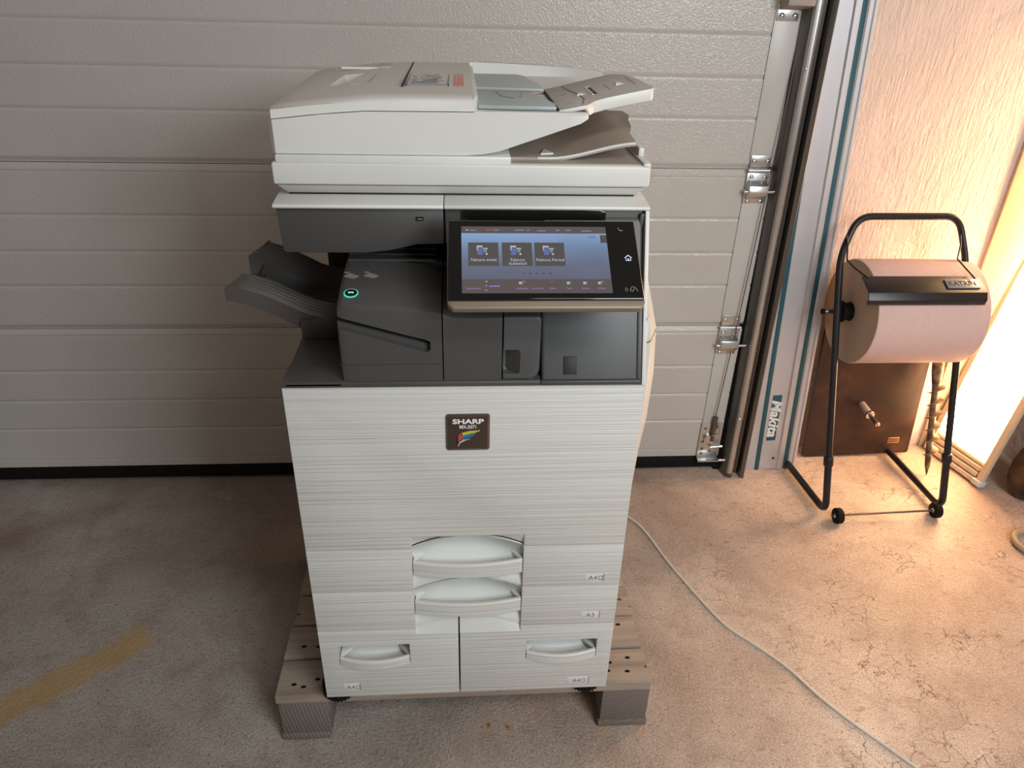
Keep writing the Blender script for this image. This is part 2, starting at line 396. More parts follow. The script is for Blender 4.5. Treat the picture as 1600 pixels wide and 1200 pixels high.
for z0, z1 in ((.066, .573), (.573, 1.073), (1.073, 1.573), (1.573, 2.073)):
    s_ = section(z0, z1).build('door_section', door, 0)
    e = MB().box(.829, .900, DY-.0035, DY-.0006, z0+.028 if z0 > .1 else z0, z1-.024, ENDM, .0008)
    e.build('end_plate', door)
MB().box(-2.4, .905, DY+.004, DY+.034, .012, .067, SEAL, .004).build('bottom_seal', door)
def hinge(z):
    b = MB(); y = DY-.004
    b.box(.832, .892, y-.003, y, z+.008, z+.042, STEEL, .002)
    b.box(.828, .894, y-.003, y, z-.096, z-.008, STEEL, .002)
    b.cyl((.828, y-.006, z), (.894, y-.006, z), .006, STEEL, 12)
    b.prism([(y, z-.028), (y-.026, z-.040), (y-.030, z-.060), (y-.022, z-.076), (y, z-.084)], 'x', .832, .890, STEEL, .003)
    for px in (.842, .881):
        for pz in (z+.026, z-.019, z-.090): b.ball((px, y-.003, pz), .0065, CHROME, (1, .6, 1))
    h = b.build('hinge', door)
    MB().cyl((.822, y-.019, z-.058), (.935, y-.019, z-.058), .0055, CHROME, 12).build('roller_axle', h)
    MB().cyl((.922, y-.019, z-.058), (.936, y-.019, z-.058), .020, STEELD, 20, .003).build('roller_wheel', h)
hinge(1.073); hinge(.573)
# reinforcement bracket near the top of the frame
b = MB(); y = DY-.004
b.box(.832, .892, y-.003, y, 1.462, 1.50, STEEL, .001)
for px in (.845, .880): b.ball((px, y-.003, 1.474), .0075, CHROME, (1, .6, 1))
b.prism([(y-.003, 1.488), (y-.06, 1.50), (y-.06, 1.56), (y-.003, 1.57)], 'x', .834, .905, TAUPE, .001)
b.build('hinge_bracket', door)
# bottom bracket with cable bolt
b = MB()
b.box(.826, .900, y-.003, y, .062, .205, STEEL, .001)
b.box(.826, .900, y-.03, y, .062, .066, STEEL, .001)
for px, pz in ((.842, .185), (.842, .158), (.84, .13), (.842, .10), (.842, .08), (.882, .19), (.875, .165), (.87, .09)): b.ball((px, y-.003, pz), .0055, RUST, (1, .5, 1))
b.cyl((.868, y-.010, .14), (.868, y-.010, .235), .009, STEELD, 10)
b.cyl((.868, y-.012, .11), (.868, y-.012, .18), .0055, CHROME, 10)
b.cyl((.855, y-.003, .145), (.855, y-.014, .145), .016, STEEL, 20)
b.tube([(.865, y-.02, .165), (.885, y-.022, .175), (.88, y-.012, .215)], .003, STEEL, 8)
bb = b.build('bottom_bracket', door)
MB().cyl((.826, y-.018, .060), (.955, y-.018, .062), .0065, CHROME, 12).cyl((.862, y-.02, .118), (.905, y-.02, .122), .006, CHROME, 12).build('roller_axle', bb)
MB().tube([(.862, y-.012, .13), (.88, y-.014, .6), (.90, y-.014, 1.3), (.92, y-.014, 2.0)], .0018, STEELD, 6).build('lift_cable', door)

# door track beside the door (leans a few cm with height, as hung)
def shx(b, k, z0=0):
    for v in b.bm.verts: v.co.x += k*(v.co.z-z0)
    return b
tr = empty('door_track', (.97, 1.02, 0), label='galvanised vertical track with black rubber seal at the right edge of the garage door', cat='door track')
shx(MB().box(.902, .935, 1.052, 1.075, .0, 2.2, SEAL), -.010).build('rubber_seal', tr)
pr = [(.958, 1.075), (.958, 1.035), (.964, 1.012), (.974, 1.0), (.985, .997), (.993, 1.003), (.995, 1.02), (.998, 1.03), (1.006, 1.03), (1.014, 1.024), (1.017, 1.030), (1.017, 1.075)]
shx(MB().prism([(x-.037, y) for x, y in pr], 'z', .0, 2.2, STEELD, .0015), -.015).build('track_channel', tr)
shx(MB().prism([(x-.037, y) for x, y in ((.9695, 1.003), (.9735, .997), (.984, .9935), (.9915, .9975), (.989, 1.001), (.978, 1.0))], 'z', .02, 2.2, STEEL, .0008), -.015).build('track_lip', tr)
shx(MB().prism([(x-.037, y) for x, y in ((1.018, 1.075), (1.018, 1.0), (1.030, .992), (1.0325, .995), (1.022, 1.004), (1.022, 1.075))], 'z', -.0, 2.2, STEELD, .0008), -.015).build('track_flange', tr)
for z in (1.35, .25):
    MB().ball((.940-.015*z, .993, z), .005, CHROME, (1, .5, 1)).build('track_bolt', tr)
tag(MB().box(1.04, 1.075, 1.16, 1.188, 0, 2.2, ORANGE_LIT, .002).build('wall_strip_lit', None), 'wall strip behind the rails with orange light painted into its colour', 'trim', kind='structure')  # added strip, painted as wall lit orange in the gap

# guide rail leaning on the wall
rail = empty('guide_rail', (1.11, 1.05, 0), label='long silver saw guide rail with two teal strips leaning upright against the wall', cat='guide rail')
def RM():
    p0 = Vector((1.113, 1.052, .001)); p1 = Vector((1.065, 1.155, 1.55))
    z = (p1-p0).normalized(); x = Vector((1, .03, 0)); x = (x - z*x.dot(z)).normalized(); yv = z.cross(x)
    M = Matrix((x, yv, z)).transposed().to_4x4(); M.translation = p0; return M
R_ = RM(); RL = 1.62
b = MB()
prof = [(-.095, 0), (-.095, -.004), (-.060, -.004), (-.060, -.0052), (.020, -.0052), (.024, -.012), (.034, -.012), (.038, -.0052), (.062, -.0052), (.066, -.0085), (.074, -.0085), (.076, -.004), (.080, -.004), (.083, -.009), (.090, -.009), (.094, -.003), (.094, 0)]
b.prism(prof, 'z', 0, RL, ALU, 0, M=R_)
b.cyl(R_ @ Vector((.005, -.0045, .045)), R_ @ Vector((.005, -.0062, .045)), .0045, BLACKM, 12)
b.build('rail_extrusion', rail)
MB().box(-.060, -.044, -.0065, -.0038, 0, RL, TEAL, .0008, M=R_).build('grip_strip', rail)
MB().box(.046, .061, -.0072, -.0050, 0, RL, TEAL, .0008, M=R_).build('grip_strip', rail)
b = MB(); b.box(-.032, .001, -.0062, -.0050, .120, .300, TEAL, .0003, M=R_)
b.text('Makita', .052, R_ @ Matrix.Translation((-.0155, -.0066, .210)) @ FRONT @ Matrix.Rotation(-math.pi/2, 4, 'Z'), WHITEINK, .0002, 1.05, bold=.0016, shear=.25)
b.build('maker_badge', rail)

# ------------------------------------------------------------ pallet
pal = empty('wooden_pallet', (0, .35, 0), label='small weathered wooden pallet under the white printer', cat='pallet')
y0 = .033
for i, (a, wd) in enumerate(((0, .097), (.104, .094), (.204, .093), (.304, .095), (.406, .095), (.508, .10))):
    dx = random.uniform(-.004, .004)
    MB().box(-.423+dx, .417+dx, y0+a, y0+a+wd, .127, .151, PALLET, .002).build('deck_board', pal)
for sx in (-1, 1):
    for yy in (y0+.002, y0+.25, y0+.508):
        x0, x1 = (-.421, -.311) if sx < 0 else (.307, .417)
        MB().box(x0, x1, yy, yy+.10, .022, .127, ENDG, .003).build('block', pal)
    MB().box(-.425 if sx < 0 else .303, -.315 if sx < 0 else .421, y0+.0, y0+.608, 0, .022, ENDG, .005).build('bottom_board', pal)
for x, yv in ((-.388, .064), (-.366, .057), (-.338, .076), (-.323, .090), (-.35, .168), (-.385, .17), (.375, .104), (.367, .066), (.322, .069), (.33, .092), (.372, .205), (.34, .175), (-.35, .28), (.36, .29)):
    MB().ball((x, yv, .1508), .0052, SEAL, (1.25, .8, .16)).build('nail_hole', pal)
MB().box(-.06, .047, y0+.016, y0+.60, .104, .127, ENDG, .002).build('cross_batten', pal)

# ------------------------------------------------------------ printer
P = empty('office_printer', (0, .33, .151), label='tall white multifunction office printer with tilted touchscreen standing on a pallet', cat='printer')
# cabinet shell
b = MB()
b.box(-.296, .296, .056, .64, .192, .943, BLACKM)
side = [(.056, .188), (.056, .60), (.010, .60), (.010, .9435), (.63, .9435), (.63, .188)]
b.prism([(.022, .188), (.022, .9435), (.645, .9435), (.645, .188)], 'x', -.3025, -.297, WHITE, .0015)
b.prism([(.022, .188), (.022, .944), (.118, 1.213), (.645, 1.213), (.645, .188)], 'x', .2965, .3025, WHITE, .0015)
b.box(-.30, .30, .64, .648, .19, 1.213, WHITE, .002)
b.build('cabinet', P)
# lower levels
zA, zB, zC, zD, zE = .9435, .5936, .4866, .3806, .1844
NX0, NX1 = -.1055, .1075; NC = (NX0+NX1)/2; NW = (NX1-NX0)/2
def archz(x, zs, h=.026): 
    q = (x-NC)/NW; return zs+h*max(0, 1-q*q)
FE = lambda e: all(v.co.y < .01 for v in e.verts)
# front door
b = MB()
b.prism([(-.3025, zB+.0012), (NX0, zB+.0012), (NX0, .622), (NX1, .622), (NX1, zB+.001), (.3025, zB+.001), (.3025, zA), (-.3025, zA)], 'y', 0, .021, LINED, .0028, 2, edges=FE)
b.sheet(lambda u, v: (lerp(NX0, NX1, u), lerp(.001, .011, v), lerp(.623, archz(lerp(NX0, NX1, u), zB+.0015), v)), 24, 4, (0, .006, 0), WHITE2)
b.box(-.298, .298, .018, .056, zB+.03, zA-.002, BLACKM)
fd = b.build('front_door', P)
b = MB()
rr = lambda x0, x1, z0, z1, q: arc(x1-q, z0+q, q, -90, 0, 4)+arc(x1-q, z1-q, q, 0, 90, 4)+arc(x0+q, z1-q, q, 90, 180, 4)+arc(x0+q, z0+q, q, 180, 270, 4)
b.prism(rr(-.035, .040, .820, .893, .005), 'y', -.0035, 0, plain('badge_frame', (.20, .165, .14), .22, metal=.8), .0012, 2)
b.prism([(-.031, .824), (.036, .824), (.036, .889), (-.031, .889)], 'y', -.0042, -.0033, BROWNB, .0006, 1)
b.text('SHARP', .0130, Matrix.Translation((.0025, -.0046, .8790)) @ FRONT, WHITEINK, .0002, 1.38, bold=.0004)
b.text('MX-5071', .0100, Matrix.Translation((.0025, -.0046, .8682)) @ FRONT, WHITEINK, .0002, .80, bold=.00012)
def fe(pts, col, y=-.0047, nm='ink'):
    m = bpy.data.materials.get('feather_'+nm) or plain('feather_'+nm, col, .35)
    q = [(-.018+p[0]*.04, y, .8285+p[1]*.033) for p in pts]; b.prism([(a, c) for a, _, c in q], 'y', y, y+.0006, m)
fe([(.04, 0), (0, .25), (.02, .55), (.10, .75), (.12, .45), (.07, .2)], (.02, .01, .03), nm='black')
fe([(.10, .70), (.08, .4), (.12, .3), (.20, .42), (.30, .62), (.24, .85), (.16, .80)], (.55, .06, .05), -.0049, 'red')
fe([(.24, .85), (.20, .66), (.34, .74), (.62, .84), (.9, .90), (.96, .98), (.6, .97)], (.60, .50, .06), -.0049, 'yellow')
fe([(.30, .70), (.28, .60), (.5, .72), (.8, .80), (.88, .88), (.55, .82)], (.12, .35, .10), -.0050, 'green')
fe([(.28, .58), (.24, .48), (.45, .50), (.72, .64), (.80, .76), (.52, .72)], (.02, .13, .45), -.0050, 'blue')
fe([(.06, .0), (.09, .0), (.16, .22), (.40, .38), (.62, .48), (.38, .42), (.14, .28)], (.6, .6, .6), -.0048, 'quill')
fe([(.20, .34), (.36, .44), (.30, .44)], (.8, .8, .8), -.0048, 'tip')
fe([(.93, .93), (1.02, 1.05), (.98, .93)], (.8, .8, .8), -.0048, 'tip')
b.build('badge', fd)

def handle(parent, xa, xb, zt, zb, bow, drop):
    b = MB(); n = 20; secs = []
    xc, hw = (xa+xb)/2, (xb-xa)/2
    for i in range(n+1):
        x = lerp(xa+.0015, xb-.0015, i/n); q = 1-((x-xc)/hw)**2
        y = .001-bow*q; d = -drop*q; th = .010
        secs.append([(x, y, zb+d), (x, y-.0015, zb+d+.002), (x, y-.0005, zt+d-.003), (x, y+.002, zt+d), (x, y+.006, zt+d), (x, y+th, zb+d+.008), (x, y+th, zb+d)])
    b.loft(secs, LINED)
    for s_ in (xa, xb):
        k = 1 if s_ == xa else -1
        x0_, x1_ = sorted((s_+k*.002, s_+k*.024))
        b.prism([(x0_, .004), (x1_, .004 if k < 0 else .030), (x1_, .036), (x0_, .036)] if k > 0 else [(x0_, .030), (x0_, .036), (x1_, .036), (x1_, .004)], 'z', zt-.010, zt-.0005, WHITE2, .0008)
    return b.build('handle', parent)
def slabel(parent, x0, x1, z0, z1, txt, orient=True, flip=False):
    b = MB()
    b.box(x0, x1, -.0006, .001, z0, z1, WHITE2, .0004)
    b.box(x1-.0022, x1, -.0012, .001, z0, z1, TAUPE)
    cx = (x0+x1)/2; cz = (z0+z1)/2
    M = Matrix.Translation((cx-(.003 if orient else 0), -.0011, cz)) @ FRONT
    b.text(txt, .0155, M, INK, .0001, 1.0)
    if orient:
        for q in ((.0085, .0160, .0045, .0055), (.0085, .0160, -.0050, -.0040), (.0085, .0093, -.005, .0055), (.0152, .0160, -.005, .0055)):
            b.box(cx+q[0], cx+q[1], -.0013, -.0004, cz+q[2], cz+q[3], INK)
    b.build('size_label', parent)
def scoop(x0, x1, zs, zlow, mat):
    b = MB()
    def fn(u, v):
        x = lerp(x0, x1, u); q = 1-((x-NC)/NW)**2
        zt = archz(x, zs-.0012); zb_ = archz(x, zlow+.0012)
        t = v; dep = .006+.036*math.sin(math.pi*min(1, t*1.1)**.8)*(.35+.65*q) if t < .9 else .006+.036*math.sin(math.pi*(.99)**.8)*(.35+.65*q)
        return (x, dep, lerp(zt, zb_, t))
    b.sheet(fn, 28, 14, (0, .005, 0), WHITE2)
    return b
def drawer(z0, z1, lab, labbox, hz):
    b = MB()
    b.box(-.3025, NX0, 0, .055, z0+.0014, z1-.0016, LINED, .0026, 2, edges=FE)
    b.box(NX1, .3025, 0, .055, z0+.0014, z1-.0016, LINED, .0026, 2, edges=FE)
    s_ = scoop(NX0, NX1, z1, z0, WHITE2)
    me = bpy.data.meshes.new('t'); s_.bm.to_mesh(me); 
    i = b.mi(WHITE2); k = len(b.bm.faces); b.bm.from_mesh(me); b.bm.faces.ensure_lookup_table()
    for f in b.bm.faces[k:]: f.material_index = i
    o = b.build('paper_drawer', P)
    handle(o, NX0, NX1, hz[0]+.001, hz[1]-.001, .011, .0015)
    slabel(o, *labbox, lab, lab != 'A3')
    return o
drawer(zC, zB, 'A4', (.231, .270, .499, .518), (.560, .529))
drawer(zD, zC, 'A3', (.231, .270, .398, .416), (.457, .426))
def tandem(x0, x1, pk, labbox, gapl):
    b = MB(); nx0, nx1 = max(x0, NX0), min(x1, NX1)
    pts = [(x0, zE), (x1, zE), (x1, zD-.0015)] + ([(nx1, zD-.0015), (nx1, .367)] if nx1 < x1 else []) 
    if nx1 == x1: pts = [(x0, zE), (x1, zE), (x1, .367), (nx0, .367), (nx0, zD-.0015), (x0, zD-.0015)]
    else: pts = [(x0, zE), (x1, zE), (x1, zD-.0015), (nx1, zD-.0015), (nx1, .367), (x0, .367)]
    b.prism(pts, 'y', 0, .05, LINED, .0022, 2, edges=FE)
    o = b.build('tandem_drawer', P)
    px0, px1, pz0, pz1 = pk
    c = MB(); c.box(px0, px1, -.02, .040, pz0, pz1, WHITE2)
    carve(o, [c])
    # smooth strip at the top and pocket liner
    b = MB()
    b.sheet(lambda u, v: (lerp(nx0, nx1, u), lerp(.0090, .0006, v), lerp(archz(lerp(nx0, nx1, u), zD-.0015), .366, v)), 16, 4, (0, .006, 0), WHITE2)
    b.sheet(lambda u, v: (lerp(px0-.001, px1+.001, u), lerp(.002, .038, v), lerp(pz1+.0005, pz1-.022, v)), 2, 6, (0, .004, .001), WHITE2)
    b.sheet(lambda u, v: (lerp(px0-.001, px1+.001, u), .0385-.012*(1-(2*u-1)**2)*v, lerp(pz1-.02, pz0-.001, v)), 16, 4, (0, .004, 0), WHITE2)
    b.build('handle_pocket', o)
    handle(o, px0, px1, pz0+.021, pz0-.002, .013, .002)
    slabel(o, *labbox, 'A4', True)
tandem(-.3025, -.0195, (-.266, -.120, .284, .340), (-.264, -.228, .205, .226), 0)
tandem(-.0165, .3025, (.121, .271, .284, .337), (.214, .262, .199, .220), 1)
# feet
for x, yy in ((-.283, .048), (.262, .048), (-.25, .56), (.25, .56)):
    b = MB(); b.cyl((x, yy, .1512), (x, yy, .190), .036, SEAL, 28, .006)
    for k in range(28):
        a = 2*math.pi*k/28; b.cyl((x+.0355*math.cos(a), yy+.0355*math.sin(a), .154), (x+.0355*math.cos(a), yy+.0355*math.sin(a), .182), .0022, SEAL, 6)
    b.cyl((x, yy, .165), (x, yy, .195), .018, BLACKM, 20); b.build('levelling_foot', P)
# dark shelf on top of the door
b = MB()
b.prism([(.002, .9445), (.002, .952), (.006, .9545), (.06, .9545), (.06, .9505), (.635, .9505), (.635, .9445)], 'x', -.3015, .124, DARK, .001)
b.box(-.296, -.205, .002, .006, .947, .9515, DARK2, .001)
b.build('shelf', P)
# dark inner side panel (right, reclining)
def rec(y0, z0, y1, z1, x0, x1, th, m, bev=0):
    return
b = MB()
k = (.112)/(1.213-.944)
b.prism([(.000, .9445), (.012, .9445), (.125, 1.18), (.125, 1.213), (.60, 1.213), (.60, .9445)][:0] or [(.004, .9445), (.055, 1.068), (.11, 1.20), (.30, 1.20), (.30, .9445)], 'x', .126, .2955, DARKL, .006, 3)
b.build('side_panel', P)
# raised rim around the panel
b = MB()
b.prism([(.0015, .944), (.052, 1.068), (.0575, 1.0655), (.0105, .953), (.0105, .944)], 'x', .288, .2962, DARK, .0015)
b.box(.124, .296, .0005, .010, .9445, .9535, DARK, .003, 3)
b.build('panel_rim', P)
# square cap on the panel
def onface(t, off=0):   # point on reclining front face
    y = lerp(.004, .055, t); z = lerp(.9445, 1.068, t); n = Vector((0, -.924, .381)); return Vector((0, y, z))+n*off
b = MB(); A = onface(.13, .0012); B = onface(.36, .0012); Cc = onface(.13, -.002); D = onface(.36, -.002)
b.prism([(A.y, A.z), (B.y, B.z), (D.y, D.z), (Cc.y, Cc.z)], 'x', .163, .186, BLACKM, .0008)
b.build('power_cover', P)
# white inner column edge
MB().prism([(.001, .944), (.106, 1.213), (.125, 1.213), (.022, .944)], 'x', .2968, .3035, WHITE, .001).build('column_edge', P)
# in-body back wall
b = MB(); b.box(-.298, .296, .50, .51, .951, 1.19, BLACKM); b.build('tray_back_wall', P)

# finisher
def fprof(x, top, ft=.004):
    return [(x, ft, .9550), (x, ft, top-.014), (x, ft+.002, top-.006), (x, ft+.009, top), (x, .06, top+.012), (x, .12, top+.022), (x, .20, top+.028), (x, .32, top+.028), (x, .32, .9550)]
b = MB(); xs = [-.204, -.201, -.194, -.165, -.135, -.10, -.07, -.0385]
tops = [1.078, 1.088, 1.0935, 1.0945, 1.0940, 1.0900, 1.0850, 1.0800]
b.loft([fprof(x, t, .012 if i == 0 else (.006 if i == 1 else .004)) for i, (x, t) in enumerate(zip(xs, tops))], DARK)
fin = b.build('finisher', P)
sl = MB(); sl.prism([(-.23, 1.0785), (-.19, 1.0665), (-.10, 1.0395), (-.0655, 1.0300), (-.0575, 1.026), (-.0575, 1.012), (-.0635, 1.007), (-.070, 1.009), (-.10, 1.0185), (-.19, 1.047), (-.23, 1.058)], 'y', -.02, .016, DARK)
carve(fin, [sl])
sl = MB(); sl.prism([(-.23, 1.0770), (-.0655, 1.0295), (-.0575, 1.026), (-.0575, 1.016), (-.0655, 1.019), (-.23, 1.066)], 'y', -.02, .05, DARK)
carve(fin, [sl])
b = MB(); b.box(-.2035, -.040, .0032, .006, .9855, .9865, DARK2); b.build('finisher_seam', fin)
# slot ledge
b = MB(); b.prism([(.0045, 1.0), (.0045, 1.004), (.03, 1.012), (.03, 1.0)], 'x', -.20, -.20+.001, DARK)
def surf(x, y): # finisher top z
    t = interp(x, list(zip(xs, tops))); return interp(y, [(.013, t), (.06, t+.012), (.12, t+.022), (.2, t+.028)])
b.bm.free()
b = MB(); c0 = Vector((-.181, .0315, surf(-.181, .0315))); nrm = Vector((0, -.21, .98)).normalized()
b.cyl(c0-nrm*.002, c0+nrm*.0012, .0115, TEALGLOW, 36); b.cyl(c0-nrm*.002, c0+nrm*.0018, .0098, BLACK, 32)
MQ = nrm.to_track_quat('Z', 'Y').to_matrix().to_4x4(); MQ.translation = c0+nrm*.002
for sx in (-1, 1): b.cyl(c0+Vector((sx*.0026, 0, 0))+nrm*.0012, c0+Vector((sx*.0026, 0, 0))+nrm*.0024, .0018, ICONW, 12)
b.box(-.002, .002, -.0005, .0015, -.0001, .0004, ICONW, M=MQ)
b.build('start_button', fin)
b = MB()
for cx in (-.186, -.154):
    z = surf(cx, .080)
    R1 = Matrix.Translation((cx, .082, z+.0012)) @ Matrix.Rotation(.16, 4, 'X')
    b.prism([(-.012, -.004), (.004, -.011), (.013, -.003), (-.003, .007)], 'z', -.0004, .0004, plain('pictogram_grey', (.22, .21, .20), .5), M=R1)
    b.prism([(-.010, .006), (-.004, .010), (-.008, .011), (-.013, .009)], 'z', -.0004, .0004, bpy.data.materials['pictogram_grey'], M=R1)
b.build('pictogram', fin)
for yy in (.135, .16, .185):
    MB().box(-.196, -.05, yy, yy+.0015, surf(-.15, yy)-.002, surf(-.15, yy)+.0012, DARKL).build('top_rib', fin)
b = MB()
b.loft([fprof(x, t) for x, t in ((-.0365, 1.0815), (-.03, 1.0765), (-.02, 1.0735), (0, 1.0725), (.03, 1.0725), (.055, 1.0730), (.0585, 1.072))], DARK)
b.build('middle_cover', P)
b = MB(); q = []
pts = [(.0610, .9555), (.100, .9555)] + [(a, c) for a, c in arc(.100, .9755, .0215, -90, 0, 8)][1:] + [(.1215, 1.055)] + arc(.1135, 1.062, .008, 0, 90, 5) + [(.0610, 1.070)]
b.prism(pts, 'y', .003, .30, DARKL, .0045, 3, edges=lambda e: all(v.co.y < .01 for v in e.verts) and max(v.co.x for v in e.verts) > .0611)
lv = b.build('latch_cover', P)
c = MB(); c.box(.0605, .0885, -.02, .020, .967, 1.011, DARK2, .0045, 3); carve(lv, [c])
MB().prism([(.066, .0195), (.088, .0195), (.088, .0035)], 'z', .968, 1.010, DARK).build('finger_pull', lv)

# upper housing (dark), left and right of the seam
b = MB()
b.prism([(-.3010, 1.2128), (-.297, 1.142), (-.294, 1.138), (-.165, 1.137), (-.125, 1.1415), (-.095, 1.148), (-.080, 1.152), (-.0345, 1.153), (-.0345, 1.2128)], 'y', .113, .60, DARK, .003, 2)
uh = b.build('scanner_base_housing', P)
b = MB(); b.box(-.0790, -.0665, .1112, .114, 1.1925, 1.199, BLACK, .0006); b.box(-.0770, -.0685, .1105, .1125, 1.1950, 1.1968, STEEL)
b.build('usb_port', uh)
b = MB()
b.box(-.0325, .2945, .113, .60, 1.153, 1.2128, DARK, .003)
uh2 = b.build('screen_mount_housing', P)
b = MB(); b.prism([(-.005, 1.165), (-.005, 1.209), (.004, 1.2125), (.222, 1.2125), (.232, 1.209), (.232, 1.165)], 'y', .1085, .114, BLACK, .001); b.build('gloss_backing', uh2)
MB().box(.288, .2975, .106, .116, 1.075, 1.208, DARK, .003).build('side_trim', uh2)
# white rim under the scanner
b = MB()
for x0, x1 in ((-.304, -.0342), (-.0328, .3035)):
    b.prism([(.106, 1.2130), (.104, 1.2160), (.106, 1.2195), (.150, 1.2245), (.640, 1.2245), (.640, 1.2130)], 'x', x0, x1, WHITE, .0008)
b.prism([(.152, 1.224), (.152, 1.2275), (.63, 1.2275), (.63, 1.224)], 'x', -.285, .285, BLACKM)
b.build('top_frame', P)
# scanner unit
b = MB()
b.loft([[(-.287+o, .150-o*0, z), (.287-o, .150, z), (.287-o, .63, z), (-.287+o, .63, z)] for o, z in ((0, 1.2272),)]+[[(-.300, .132, 1.2435), (.300, .132, 1.2435), (.300, .64, 1.2435), (-.300, .64, 1.2435)]], WHITE, .003)
b.box(-.3035, .3035, .128, .645, 1.2450, 1.2795, WHITE, .004, 3)
b.box(-.297, .075, .134, .64, 1.279, 1.2905, WHITE2, .002)
b.box(.2905, .3035, .128, .30, 1.275, 1.2845, WHITE, .003)
b.box(.2935, .3035, .185, .26, 1.282, 1.298, WHITE, .003)
b.box(.075, .291, .138, .64, 1.2785, 1.2805, TAUPE)
b.build('scanner_unit', P)
# document feeder lower body
bot = [(-.301, 1.2915), (.0, 1.2915), (.03, 1.2935), (.055, 1.298), (.10, 1.3135), (.15, 1.3305), (.185, 1.3425), (.197, 1.3490)]
seam = [(-.301, 1.342), (-.224, 1.351), (-.154, 1.3565), (0, 1.3575), (.199, 1.3565)]
top = [(-.301, 1.3575), (-.28, 1.3635), (-.224, 1.371), (-.154, 1.3780), (-.08, 1.380), (.016, 1.380)]
def body_sec(x, dy=0):
    zb, zs = interp(x, bot), interp(x, seam)-.0008
    return [(x, .138+dy, zb), (x, .138+dy, zs), (x, .17, zs), (x, .64, zs), (x, .645, zb)]
b = MB(); X_ = [-.302, -.296, -.26, -.224, -.19, -.154, -.1, 0, .03, .055, .08, .10, .125, .15, .17, .185, .194, .198]
secs = [body_sec(x, .008 if i == 0 else (.0015 if i == 1 else (.004 if i == len(X_)-2 else (.010 if i == len(X_)-1 else 0)))) for i, x in enumerate(X_)]
b.loft(secs, WHITE)
fe_ = b.build('document_feeder', P)
# feeder cover
def cover_sec(x):
    zs, zt = interp(x, seam)+.0004, interp(x, top)
    return [(x, .1405, zs), (x, .1418, zs+.013), (x, .1455, zt-.005), (x, .154, zt-.0012), (x, .168, zt), (x, .40, zt+.004), (x, .60, zt+.005), (x, .628, zt+.002), (x, .640, zt-.012), (x, .640, zs)]
b = MB()
xs_ = [-.3, -.297, -.288, -.27, -.24, -.2, -.154, -.12, -.08, -.04, .0155]
secs = [cover_sec(x) for x in xs_]
secs[0] = [(p[0], max(p[1], .150), p[2]-.0) for p in secs[0]]
b.mi(WHITE_DIM); b.mi(WHITE)
b.loft(secs, WHITE_DIM)
for f in b.bm.faces:
    f.normal_update()
    if f.normal.y < -.55: f.material_index = 1
# front faces lighter: same plastic, the stronger light there put in the colour
cov = b.build('feeder_cover', fe_)
cut = MB(); zc = 1.3785
cut.loft([[(-.233, .285, 1.40), (-.190, .285, 1.40), (-.165, .435, 1.40), (-.230, .435, 1.40)][:4], [(-.225, .300, 1.361), (-.205, .310, 1.361), (-.195, .420, 1.361), (-.215, .43, 1.361)]], WHITE2)
carve(cov, [cut])
b = MB()
b.box(-.1015, -.0985, .235, .60, 1.3785, 1.3848, BLACKM, M=Matrix.Translation((0, 0, 0)))
b.build('cover_seam', fe_)
b = MB()
b.box(-.192, -.158, .285, .2865, 1.3765, 1.3795, TAUPE); b.box(-.1595, -.1575, .285, .45, 1.3775, 1.3815, TAUPE)
b.box(-.235, -.165, .50, .502, 1.379, 1.3830, WHITE2); b.box(-.166, -.140, .50, .56, 1.381, 1.3842, HOPPER, .0005)
b.build('cover_relief', fe_)
b = MB(); z = 1.3822
T = Matrix.Translation((0, 0, 0))
for q in ((-.095, -.024, .2475, .249), (-.095, -.024, .399, .4005), (-.095, -.0935, .2475, .4005), (-.0255, -.024, .2475, .4005)): b.box(q[0], q[1], q[2], q[3], 1.379, z+.0018, INK)
for i in range(46):
    x = random.uniform(-.091, -.045); yv = random.uniform(.256, .385); l = random.uniform(.004, .018); hgt = random.choice((.002, .003, .006))
    b.box(x, min(x+l, -.028), yv, yv+hgt, 1.379, z+.0008+(yv-.25)*.011, INK)
for i in range(5): b.tube([(-.07+i*.006, .28, z+.0012), (-.06+i*.004, .31+i*.01, z+.0016), (-.05+i*.003, .34, z+.002)], .0006, INK, 5)
b.build('instruction_label', fe_)
b = MB()
for i in range(9):
    for k in range(3): b.box(-.0165+k*.0062, -.0115+k*.0062, .250+i*.017, .256+i*.017, 1.379, z+.0005+i*.00022, RED)
b.build('warning_print', fe_)
# right part: rear ridge, well, blocks
b = MB()
rs = []
for x, zr in ((.0158, 1.3855), (.08, 1.3845), (.175, 1.381), (.25, 1.377), (.302, 1.371)):
    zlow = 1.3565 if x < .2 else 1.34
    rs.append([(x, .645, 1.35 if x < .2 else 1.30), (x, .642, zr-.004), (x, .634, zr), (x, .622, zr-.001), (x, .606, 1.361), (x, .45, 1.352), (x, .45, 1.345 if x < .2 else 1.335), (x, .55, 1.30 if x > .2 else 1.34)])
b.loft(rs, WHITE)
b.prism([(.156, 1.3560), (.156, 1.358), (.138+.0025, 1.358), (.138+.0025, 1.3560)], 'x', .016, .197, WHITE)
b.prism([(.0155, .145), (.022, .162), (.022, .606), (.0155, .606)], 'z', 1.3565, 1.3785, WHITE2, .001)
b.build('feeder_ridge', fe_)
MB().box(.195, .275, .50, .60, 1.283, 1.345, BLUEG, .002).box(.235, .285, .49, .51, 1.283, 1.36, WHITE2, .001).build('hinge_block', fe_)
b = MB()
b.prism([(.023, .39), (.150, .375), (.148, .44), (.128, .585), (.112, .605), (.023, .605)], 'z', 1.3575, 1.3645, BLUEG, .002)
